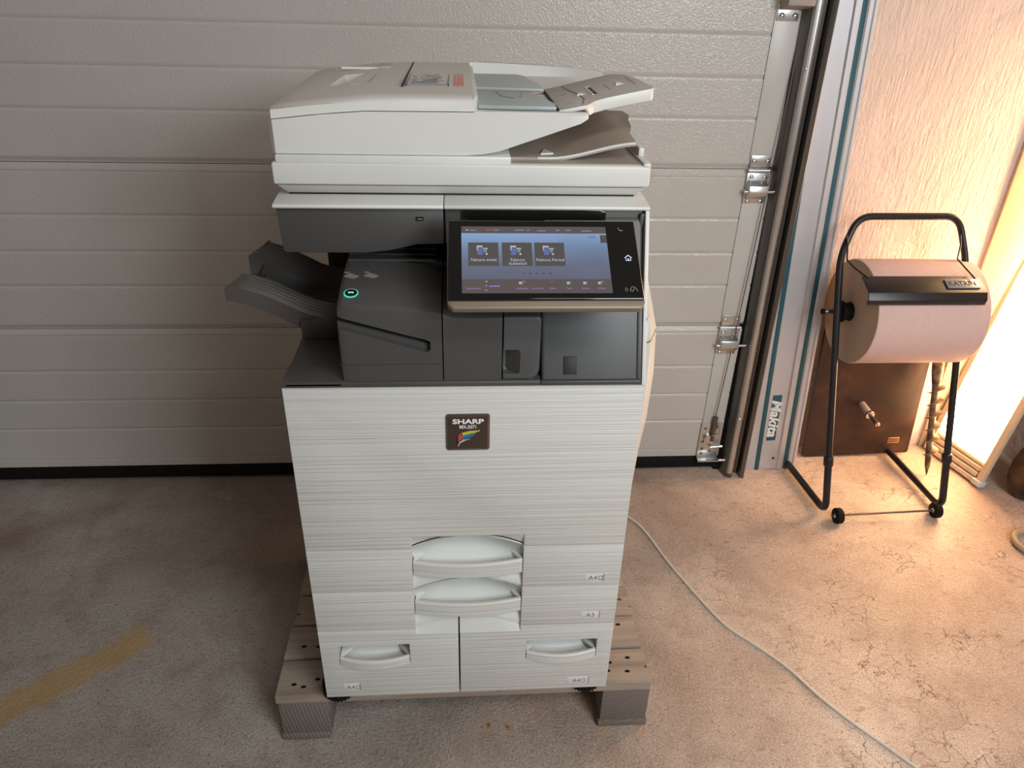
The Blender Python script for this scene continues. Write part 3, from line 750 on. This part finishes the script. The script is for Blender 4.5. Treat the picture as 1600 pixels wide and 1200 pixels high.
b.prism([(.023, .17), (.148, .162), (.150, .20), (.132, .30), (.115, .325), (.100, .33), (.023, .33)], 'z', 1.3575, 1.3640, BLUEG, .002)
b.tube([(.058, .325, 1.3642), (.066, .27, 1.3642), (.085, .25, 1.3642), (.100, .27, 1.3642), (.105, .325, 1.3642)], .0007, INK, 5)
b.prism([(.023, .33), (.105, .33), (.15, .375), (.023, .39)], 'z', 1.3570, 1.3605, TAUPE)
b.build('paper_guides', fe_)
# hopper tray
out = [(.1515, .158), (.196, .160), (.203, .168), (.212, .184), (.232, .194), (.262, .199), (.308, .203), (.3135, .209), (.3150, .22), (.3135, .34), (.305, .41), (.292, .44), (.278, .447), (.1515, .405)]
hz_ = lambda x: 1.3590+(x-.15)/.16*.030
b = MB(); t = bmesh.new()
A = [t.verts.new((x, yv, hz_(x))) for x, yv in out]; B = [t.verts.new((x, yv, hz_(x)-(.019 if x > .2 else .006))) for x, yv in out]
t.faces.new(A); t.faces.new(B[::-1]); n = len(out)
for i in range(n): t.faces.new((A[i], B[i], B[(i+1) % n], A[(i+1) % n]))
bmesh.ops.recalc_face_normals(t, faces=t.faces)
b.mi(HOPPER); wi = b.mi(WHITE)
b.add(t, HOPPER, .0015, 2)
for f in b.bm.faces:
    if abs(f.normal.z) < .6: f.material_index = wi
hop = b.build('document_tray', fe_)
b = MB()
def hb(x0, x1, y0_, y1_, m, h=.0006): 
    b.prism([(x0, hz_(x0)+h), (x1, hz_(x1)+h), (x1, hz_(x1)-.003), (x0, hz_(x0)-.003)], 'y', y0_, y1_, m)
hb(.1505, .1525, .16, .40, BLACKM, .0012)
hb(.222, .228, .25, .335, BLACKM, .0003); hb(.218, .2215, .245, .34, WHITE2, .001); hb(.2185, .2285, .336, .340, WHITE2, .001)
b.tube([(.192, .17, hz_(.192)+.0006), (.201, .22, hz_(.201)+.0006), (.200, .27, hz_(.2)+.0006), (.19, .34, hz_(.19)+.0006), (.185, .40, hz_(.185)+.0006)], .0006, INK, 5)
b.prism([(.195, .262), (.210, .266), (.205, .29)], 'z', hz_(.2)-.002, hz_(.205)+.0012, WHITE2); b.prism([(.268, .300), (.284, .306), (.276, .335)], 'z', hz_(.27)-.002, hz_(.28)+.0010, WHITE2)
for x, yv in ((.166, .20), (.172, .21), (.166, .30), (.172, .30), (.165, .36), (.172, .37)): hb(x, x+.010, yv, yv+.003, INK, .0004)
hb(.252, .253, .27, .33, INK, .0004); hb(.298, .299, .28, .37, INK, .0004)
b.build('tray_markings', hop)
# exit tray surface between feeder and scanner
def ex(u, v):
    yv = lerp(.165, .47, v); xr = interp(v, [(0, .283), (.22, .286), (.34, .296), (.5, .300), (.6, .308), (.8, .306), (1, .285)])
    x = lerp(.052, xr, u); s_ = max(0, (x-.14)/.15); 
    z = 1.2825+.032*s_*s_*(3-2*min(1, s_))*(.80+.20*min(1, v*2.2)) + .002
    return (x, yv, z)
b = MB(); b.sheet(ex, 26, 18, (0, 0, -.006), TAUPE)
b.sheet(lambda u, v: tuple(Vector(ex(.3+.7*u, 0))+Vector((0, -.0008, .0006-v*.0035))), 20, 2, (0, .0015, 0), WHITE2)
b.prism([(.128, .185), (.150, .190), (.138, .225)], 'z', 1.2832, 1.2868, WHITE2)
b.build('exit_tray', fe_)

# control panel
P0 = Vector((-.006, .038, 1.2055)); V_ = Vector((0, -.821, -.571)); Nn = Vector((0, -.571, .821))
PM = Matrix((Vector((1, 0, 0)), -V_, Nn)).transposed().to_4x4(); PM.translation = P0    # local x=u, y=-v (up), z=out
b = MB()
b.box(-.0205, .2705, -.1325, .0130, -.006, .0005, BLACK, .0025, 3, M=PM)
cp = b.build('control_panel', P)
b = MB(); b.prism([(-.022, .0135), (.2722, .0135), (.2722, -.1345), (.266, -.145), (-.014, -.145), (-.022, -.137)], 'z', -.017, -.0045, CHAMP, .003, 3, M=PM)
b.build('metal_surround', cp)
b = MB(); b.box(-.012, .262, -.138, .008, -.028, -.016, DARK, .004, M=PM)
b.build('panel_back', cp)
b = MB(); b.prism([(.118, 1.165), (.118, 1.07), (.06, 1.068), (-.02, 1.100), (-.045, 1.118), (.0, 1.150)], 'x', .055, .18, DARKL, .006, 3)
b.prism([(.118, 1.15), (.118, 1.08), (.02, 1.085), (-.03, 1.108), (.0, 1.140)], 'x', .0, .245, DARKL, .005, 3)
b.build('swing_bracket', cp)
def scr_mat():
    m = emit('screen_backlight', (0.2, .25, .4), 1.0); nt = m.node_tree; N, L = nt.nodes, nt.links
    tc = N.new('ShaderNodeTexCoord'); sp = N.new('ShaderNodeSeparateXYZ'); L.new(tc.outputs['Object'], sp.inputs[0])
    g = math_(N, L, 'MULTIPLY', math_(N, L, 'SUBTRACT', sp.outputs[2], 1.136), 1/.0695)
    n = noise(N, L, tc.outputs['Object'], 9, 2)
    g2 = math_(N, L, 'ADD', g, math_(N, L, 'MULTIPLY', math_(N, L, 'SUBTRACT', n, .5), .35))
    c = ramp(N, L, g2, [(.15, (.105, .105, .155)), (.45, (.12, .14, .21)), (.7, (.15, .22, .36)), (.92, (.22, .34, .55))])
    L.new(c, nt.nodes['Principled BSDF'].inputs['Emission Color']); return m
SCR = scr_mat(); BAR = emit('screen_grey_bar', (.085, .070, .068), 1); TILE = emit('screen_tile', (.070, .062, .060), 1)
SW = emit('screen_white', (.42, .45, .52), 1); SB = emit('screen_blue', (.10, .14, .32), 1); SR = emit('screen_red', (.45, .08, .06), 1); SV = emit('screen_violet', (.25, .20, .45), 1)
b = MB(); W_, H_ = .2235, .1215
def sq(u0, u1, v0, v1, m, z=.0008): b.box(u0*W_, u1*W_, -v1*H_, -v0*H_, z-.0002, z, m, M=PM)
b.box(0, W_, -H_, 0, .0003, .0008, SCR, M=PM)
sq(0, 1, 0, .105, BAR, .0011); sq(0, 1, .80, 1, BAR, .0011); sq(.955, 1, .13, .25, TILE, .0011)
for i, (u, tx) in enumerate(((.045, ('Faktura enkel',)), (.273, ('Faktura', 'dubbelsid')), (.495, ('Faktura Period',)))):
    sq(u, u+.205, .25, .605, TILE, .0011)
    sq(u+.058, u+.098, .30, .325, SW, .0014); sq(u+.058, u+.066, .30, .37, SW, .0014); sq(u+.10, u+.132, .335, .35, SW, .0014)
    sq(u+.062, u+.098, .34, .44, SB, .0014); sq(u+.104, u+.128, .365, .375, SW, .0014); sq(u+.104, u+.120, .39, .397, SW, .0014); sq(u+.118, u+.130, .41, .44, SW, .0014)
    for k, s_ in enumerate(tx):
        b.text(s_, .0072, PM @ Matrix.Translation(((u+.103)*W_, -(.515 + .055*k)*H_, .0014)), SW, .0001)
b.text('14:43', .0062, PM @ Matrix.Translation((.895*W_, -.165*H_, .0014)), TILE, .0001)
for k in range(5): sq(.405+k*.045, .418+k*.045, .705, .725, TILE, .0012)
for u0, u1, v0, m in ((.03, .05, .05, SW), (.06, .10, .055, SV), (.17, .21, .05, SR), (.22, .26, .05, SV), (.37, .43, .05, SV), (.45, .47, .05, SV), (.52, .58, .06, SV), (.65, .68, .05, SV), (.72, .76, .05, SV), (.83, .9, .06, SV)):
    sq(u0, u1, v0, v0+.012, m, .0013)
for u, tx in ((.075, 'Papperstatus'), (.40, 'Jobbstatus'), (.50, 'Ljusstyrka'), (.60, 'Status'), (.71, 'Total'), (.82, 'Justera'), (.93, 'Skicka')):
    b.text(tx, .0042, PM @ Matrix.Translation((u*W_, -.935*H_, .0014)), SV, .0001)
for u in (.39, .71, .82, .92):
    sq(u-.012, u+.012, .84, .875, SW, .0013); sq(u+.002, u+.014, .855, .885, SB, .0014)
sq(.405, .42, .825, .85, SR, .0015); sq(.93, .945, .825, .85, SR, .0015); sq(.595, .602, .83, .85, SR, .0015)
sq(.155, .17, .83, .84, SW, .0013); sq(.155, .165, .89, .9, SW, .0013); sq(.155, .165, .955, .965, SW, .0013); sq(.18, .25, .895, .91, SV, .0013)
b.build('touchscreen', cp)
b = MB(); MH = PM @ Matrix.Translation((.2535, -.058, .0008))
for q in ([(-.006, 0), (0, .0055), (.006, 0), (.0045, -.0003), (0, .0036), (-.0045, -.0003)], [(-.0042, 0), (-.0032, 0), (-.0032, -.0045), (.0032, -.0045), (.0032, 0), (.0042, 0), (.0042, -.0055), (-.0042, -.0055)], [(-.0012, -.0052), (.0012, -.0052), (.0012, -.0015), (-.0012, -.0015)]):
    b.prism(q, 'z', 0, .0003, ICONW, M=MH)
b.build('home_icon', cp)
b = MB(); MH = PM @ Matrix.Translation((.2535, -.1145, .0010)); IC = plain('panel_print_grey', (.35, .33, .30), .5)
for q in ([(-.004, -.003, 0), (.000, .004, 0), (.004, .003, 0), (.008, -.004, 0)], [(-.003, -.003, 0), (.0, -.005, 0), (.003, .001, 0)]): b.tube(q, .0005, IC, 5, M=MH)
for r in (.003, .0055): b.tube([(-.005+r*math.cos(math.radians(a))*1, -.001+r*math.sin(math.radians(a)), 0) for a in range(140, 231, 15)], .0004, IC, 5, M=MH)
b.build('card_reader_icon', cp); b = MB(); MH2 = PM @ Matrix.Translation((.2475, -.003, .0008)); b.tube([(.0038*math.cos(math.radians(a)), .0038*math.sin(math.radians(a)), 0) for a in range(150, 330, 20)], .0006, IC, 5, M=MH2)
b.build('sleep_icon', cp)

# right bulging side cover
b = MB()
pf = [(.3035, 1.155), (.312, 1.11), (.347, .992), (.352, .90), (.3515, .80), (.345, .72), (.341, .60), (.325, .50), (.3035, .455)]
secs = []
for yv, k in ((.085, .55), (.125, 1), (.45, 1.05), (.52, .6)):
    secs.append([(.3035+(x-.3035)*k, yv + (.02 if yv < .2 else 0)*abs(z-.9)/.4, z) for x, z in pf])
b.loft(secs, WHITE)
sc_ = b.build('bypass_cover', P)
b = MB(); b.box(.3025, .3075, .04, .10, .47, 1.05, WHITE, .001); b.build('side_hinge_strip', P)
b = MB(); b.tube([(.3468, .1290, .990), (.3275, .0885, .984), (.304, .0885, .972)], .0008, BLACKM, 6); b.build('cover_gap', sc_)

# left output tray
def zt(x): return interp(x, [(-.43, 1.047), (-.40, 1.0445), (-.36, 1.032), (-.32, 1.012), (-.29, .995), (-.25, .985), (-.20, .985)])
def prong(y0_, y1_, xl, dz=0.0, m=DARKB):
    b = MB(); secs = []
    ny = 12; 
    for i in range(15):
        x = lerp(xl, -.205, i/14); row = []
        for j in range(ny*2+1):
            yv = lerp(y0_, y1_, j/(ny*2)); rib = (.0034 if (j % 4) in (1, 2) else 0) if 1 < j < ny*2-1 else 0
            row.append((x+(.022*(yv-y0_)/.1 if i == 0 else 0), yv, zt(x)+dz+rib*min(1, (i+1)/3)))
        bt = max(.945+.0, zt(x)-.024-.010*min(1, (x+.43)/.13))
        row += [(x+(.022*(y1_-y0_)/.1 if i == 0 else 0), y1_, bt), (x, y0_, bt)]
        secs.append(row)
    b.loft(secs, m); return b
ot = empty('output_tray', (-.32, .3, .98)); setpar(ot, P); ot.matrix_basis = Matrix.Identity(4); 
o1 = prong(.185, .262, -.428).build('front_prong', P)
bpy.data.objects.remove(ot)
o1.name = 'output_tray'
o2 = prong(.305, .40, -.412, .020).build('rear_prong', o1)
b = MB(); secs = []
for i in range(13):
    x = lerp(-.385, -.205, i/12); dz = -.012*max(0, 1-((x+.31)/.085)**2)
    secs.append([(x+(.014 if i == 0 else 0), .262, zt(x)+.004), (x, .272, zt(x)+.001+dz*.6), (x, .285, zt(x)+.002+dz), (x, .298, zt(x)+.008+dz*.6), (x, .307, zt(x)+.014), (x, .307, zt(x)-.014), (x, .262, zt(x)-.020)])
b.loft(secs, DARK2)
for k in range(4): b.ball((-.225-.004*abs(k-1), .25+.014*k, zt(-.225)+.004), .0018, DARKL)
b.build('tray_centre', o1)
MB().box(-.300, -.205, .175, .42, .951, .988, DARK2, .003).build('tray_base', o1)

# ------------------------------------------------------------ cable
def spline(pts, n=8):
    out = []; Q = [Vector(p) for p in pts]
    for i in range(len(Q)-1):
        p0, p1, p2, p3 = Q[max(i-1, 0)], Q[i], Q[i+1], Q[min(i+2, len(Q)-1)]
        for k in range(n):
            t = k/n; out.append(.5*((2*p1)+(-p0+p2)*t+(2*p0-5*p1+4*p2-p3)*t*t+(-p0+3*p1-3*p2+p3)*t**3))
    return out+[Q[-1]]
cz = .0045
cpts = [(.32, .95, cz), (.44, .90, cz), (.541, .782, cz), (.577, .708, cz), (.609, .589, cz), (.636, .506, cz), (.673, .404, cz), (.711, .32, cz), (.767, .252, cz), (.824, .177, cz), (.87, .088, cz), (.917, .015, cz), (.964, -.046, cz), (1.012, -.11, cz), (1.08, -.21, cz)]
tag(MB().tube(spline(cpts), .0038, CORD, 10).build('power_cord', None), 'thin pale grey power cord snaking across the floor from the printer', 'cord')

# ------------------------------------------------------------ paper roll stand
st = empty('roll_stand', (1.4, .9, 0), label='black tubular floor stand on small wheels holding the paper roll', cat='stand')
def bend(pts, r=.05, n=6):
    Q = [Vector(p) for p in pts]; out = [Q[0]]
    for i in range(1, len(Q)-1):
        a, p, c = Q[i-1], Q[i], Q[i+1]; d0 = (a-p).normalized(); d1 = (c-p).normalized()
        for k in range(n+1):
            t = k/n; s0 = p+d0*r*(1-t); s1 = p+d1*r*t; out.append(s0.lerp(s1, t))
    return out+[Q[-1]]
tr_ = .0115
LB, RB = Vector((1.192, .770, .022)), Vector((1.598, .776, .022))
def up(B, t): return B + Vector((-.062*t, .255*t, .965*t))
fr = [(1.174, 1.09, .022), LB, up(LB, .97)+Vector((0, 0, 0)), up(RB, .97), RB, (1.594, 1.13, .022)]
fr = [Vector(p) for p in fr]
low = bend([fr[0], fr[1], up(LB, .18)], .045); MB().tube(low, tr_, TUBE, 14).build('base_rail', st)
low = bend([fr[5], fr[4], up(RB, .18)], .045); MB().tube(low, tr_, TUBE, 14).build('base_rail', st)
MB().tube(bend([up(LB, .15), up(LB, .84), up(LB, .955)+Vector((.055, .01, 0)), up(RB, .955)+Vector((-.03, .01, 0)), up(RB, .82), up(RB, .15)], .045), tr_*.92, TUBE, 14).build('hoop_frame', st)
for B in (LB, RB): MB().cyl(up(B, .165), up(B, .195), .0155, TUBE, 16, .002).build('clamp_collar', st)
for x, yv in ((1.222, .745), (1.568, .762)):
    w_ = MB().cyl((x-.011, yv, .0265), (x+.011, yv, .0265), .026, SEAL, 28, .004).build('wheel', st)
    MB().cyl((x-.0125, yv, .0265), (x+.0125, yv, .0265), .007, STEEL, 14, .001).build('hub', w_)
MB().cyl((1.20, .747, .0265), (1.585, .762, .0265), .0035, STEELD, 8).build('wheel_axle', st)
# roll
AX = Vector((0, .975, .655)); XL, XR, RR = 1.212, 1.556, .163
HB = up(LB, .665)
rp = empty('paper_roll', (1.36, .975, .66), label='large pink paper roll hanging on the black tubular stand', cat='paper roll')
b = MB()
b.cyl((XL, AX.y, AX.z), (XR, AX.y, AX.z), RR, PAPER, 96, .003)
b.cyl((XL-.001, AX.y, AX.z), (XL+.003, AX.y, AX.z), RR-.002, PAPERE, 96)
b.build('paper', rp)
b = MB(); b.cyl((XL-.004, AX.y, AX.z), (XL+.01, AX.y, AX.z), .030, BLACKM, 28); b.build('core', rp)
b = MB(); b.cyl((XL-.028, AX.y, AX.z), (XL+.004, AX.y, AX.z), .026, SEAL, 24, .003)
b.cyl((XL-.034, AX.y, AX.z), (XL-.024, AX.y, AX.z), .034, SEAL, 24, .003)
b.cyl((XL-.085, AX.y, AX.z), (XL-.03, AX.y, AX.z), .0085, STEELD, 16, .001)
b.cyl((XL-.092, AX.y, AX.z), (XL-.083, AX.y, AX.z), .0095, SEAL, 16, .001)
b.build('axle_hub', st)
MB().cyl((XR-.002, AX.y, AX.z), (XR+.02, AX.y, AX.z), .012, STEELD, 16, .001).build('axle_end', st)
# tear bar
b = MB()
ang = lambda a, r: (AX.y-r*math.cos(math.radians(a)), AX.z+r*math.sin(math.radians(a)))
pfb = [ang(60, RR+.010), ang(40, RR+.024), ang(33, RR+.020), ang(30, RR+.008), ang(31, RR+.005), ang(34, RR+.016), ang(41, RR+.020), ang(60, RR+.006)]
b.prism(pfb, 'x', 1.168, 1.528, TUBE, .0008)
tb = b.build('tear_bar', st)
b = MB()
for i in range(90):
    x = 1.170+i*.004; p, q = ang(30.5, RR+.0085), ang(28.2, RR+.006)
    b.prism([(x, 0), (x+.004, 0), (x+.002, -.006)], 'y', 0, .0008, BLACKM, M=Matrix.Translation((0, p[0], p[1])))
b.build('serrated_edge', tb)
pa, pb = Vector((0, *ang(59, RR+.0115))), Vector((0, *ang(41, RR+.0245)))
xd = Vector((1, 0, 0)); yd_ = (pa-pb).normalized(); zd_ = xd.cross(yd_)
ML = Matrix((xd, yd_, zd_)).transposed().to_4x4(); ML.translation = (1.462, pb.y*.5+pa.y*.5, pb.z*.5+pa.z*.5)
b = MB(); b.box(-.05, .05, -.017, .017, -.001, .0022, plain('silver_label', (.35, .36, .42), .3, metal=.4), .0004, M=ML)
b.text('KATRIN', .024, ML @ Matrix.Translation((-.002, .0, .0025)), BLACKM, .0002, 1.0, bold=.0005)
b.build('maker_label', tb)
b = MB()
b.tube([(1.152, .998, .893), (1.150, .976, .868), (1.142, .945, .834), (1.152, .91, .822), (1.176, .866, .806)], .0028, TUBE, 8)
b.build('bar_arm', tb); b = MB()
b.tube([(1.513, 1.004, .893), (1.510, .985, .868), (1.489, .95, .836), (1.500, .866, .806)], .0028, TUBE, 8)
b.build('bar_arm', tb)
# ------------------------------------------------------------ leaning brown board
bd = empty('plywood_board', (1.46, 1.15, 0), label='dark brown plywood board leaning on the wall behind the roll stand', cat='board')
p0 = Vector((1.265, 1.128, .002)); xv = Vector((.41, .0, .012)).normalized(); zv = Vector((-.03, .045, .62)); zv = (zv-xv*zv.dot(xv)).normalized(); yv_ = zv.cross(xv)
BM_ = Matrix((xv, yv_, zv)).transposed().to_4x4(); BM_.translation = p0
b = MB(); b.box(0, .405, -.012, 0, 0, .66, PLY, .009, 3, M=BM_, edges=lambda e: abs(e.verts[0].co.y-e.verts[1].co.y) > .01)
b.build('board', bd)
b = MB(); b.cyl(BM_ @ Vector((.185, -.012, .215)), BM_ @ Vector((.188, -.072, .200)), .0125, TAUPE, 20, .002)
b.cyl(BM_ @ Vector((.188, -.066, .2015)), BM_ @ Vector((.1885, -.076, .199)), .0165, CHROME, 20, .002)
b.cyl(BM_ @ Vector((.188, -.07, .200)), BM_ @ Vector((.192, -.118, .188)), .0065, STEELD, 14)
b.cyl(BM_ @ Vector((.192, -.116, .1885)), BM_ @ Vector((.1925, -.124, .1865)), .009, CHROME, 14, .001)
b.build('threaded_rod', bd)
OL = plain('orange_label', (.55, .24, .10), .6)
b = MB(); b.box(.318, .360, -.0132, -.012, .045, .068, OL, .0002, M=BM_)
for i in range(5):
    for k in range(2): b.box(.321+i*.0075, .3265+i*.0075, -.0138, -.013, .049+k*.009, .0555+k*.009, BLACKM, M=BM_)
b.build('label', bd)

# ------------------------------------------------------------ ground screw
gs = MB(); gb = Vector((1.672, .985, .003)); gt = Vector((1.655, 1.168, .62)); gd = (gt-gb)
gs.tube([gb, gb+gd*.06, gb+gd*.12, gb+gd*.5, gb+gd*.6, gb+gd], [.001, .009, .0105, .0115, .019, .021], RUST, 18)
gsc = empty('ground_screw', tuple(gb), label='rusty spiral ground screw standing point down against the wall', cat='ground screw')
gs.build('shaft', gsc)
b = MB(); t = bmesh.new(); tz = gd.normalized(); ux = Vector((1, 0, 0)); ux = (ux-tz*ux.dot(tz)).normalized(); uy = tz.cross(ux)
prev = None; TURN = 6.0; N_ = int(TURN*24)
for i in range(N_+1):
    f = i/N_; s_ = lerp(.09, .52, f); a = 2*math.pi*TURN*f; d = ux*math.cos(a)+uy*math.sin(a); c = gb+gd*s_; ro = .030*min(1, f*8+.2)
    cur = [t.verts.new(c+d*.008+tz*.0015), t.verts.new(c+d*ro), t.verts.new(c+d*.008-tz*.0015)]
    if prev:
        for k in range(3): t.faces.new((prev[k], cur[k], cur[(k+1) % 3], prev[(k+1) % 3]))
    prev = cur
b.add(t, RUST); b.build('helix_flight', gsc)

# ------------------------------------------------------------ leaning panel, its sheet emits in place of a lamp behind it
gp = empty('glowing_panel', (1.81, 1.03, 0), label='white panel with pale frame leaning in the right corner, glowing in place of a lamp behind it', cat='panel')
q0, q1 = Vector((1.780, 1.165, .004)), Vector((1.838, .912, .004)); t0, t1 = Vector((2.035, 1.172, 1.42)), Vector((2.050, .95, 1.30))
gx = (q1-q0); wd = gx.length; gx.normalize(); gz = (t0-q0); gz = (gz-gx*gz.dot(gx)); gl = gz.length; gz.normalize(); gy = gz.cross(gx)
GM = Matrix((gx, gy, gz)).transposed().to_4x4(); GM.translation = q0
side_ = -1 if (gy.x > 0) else 1     # front side faces -X
FR = plain('pale_frame', (.70, .58, .42), .5)
b = MB(); f0, f1 = sorted((0, side_*.020))
b.box(0, .022, f0, f1, 0, gl, FR, .002, M=GM); b.box(wd-.022, wd, f0, f1, 0, gl, FR, .002, M=GM)
b.box(0, wd, f0, f1, gl-.02, gl, FR, .002, M=GM)
for k, z in enumerate((0, .022, .044, .066)): b.box(.004, wd-.03, *sorted((side_*.001, side_*(.022-.004*k))), z, z+.017, FR, .003, M=GM)
b.box(.002, wd-.002, *sorted((side_*.0005, side_*.003)), .02, gl-.002, FR, M=GM)  # opaque back sheet, added to keep the glow off the side wall
b.build('frame', gp)
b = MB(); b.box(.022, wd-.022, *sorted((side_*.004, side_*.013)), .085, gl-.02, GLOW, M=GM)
b.build('glow_sheet', gp)
b = MB(); b.box(wd-.03, wd+.006, *sorted((side_*-.003, side_*.03)), 0, .02, WHITE2, .002, M=GM); b.build('corner_foot', gp)

# ------------------------------------------------------------ things at the right edge
b = MB(); secs = []
for z, r in ((.002, .035), (.02, .055), (.06, .068), (.12, .070), (.17, .058), (.20, .048), (.205, .043)): secs.append([(1.955+r*math.cos(a), .86+r*math.sin(a), z) for a in [2*math.pi*k/28 for k in range(28)]])
b.loft(secs, WICKER)
tag(b.build('dark_pot', None), 'dark mottled pot standing at the right edge of the floor', 'pot')
b = MB(); b.tube([(1.81+.062*math.cos(math.radians(a)), .60+.062*math.sin(math.radians(a)), .013) for a in range(0, 361, 12)], .0105, HOSE, 12)
tag(b.build('hose_ring', None), 'beige ring of hose lying on the floor at the right edge', 'hose')
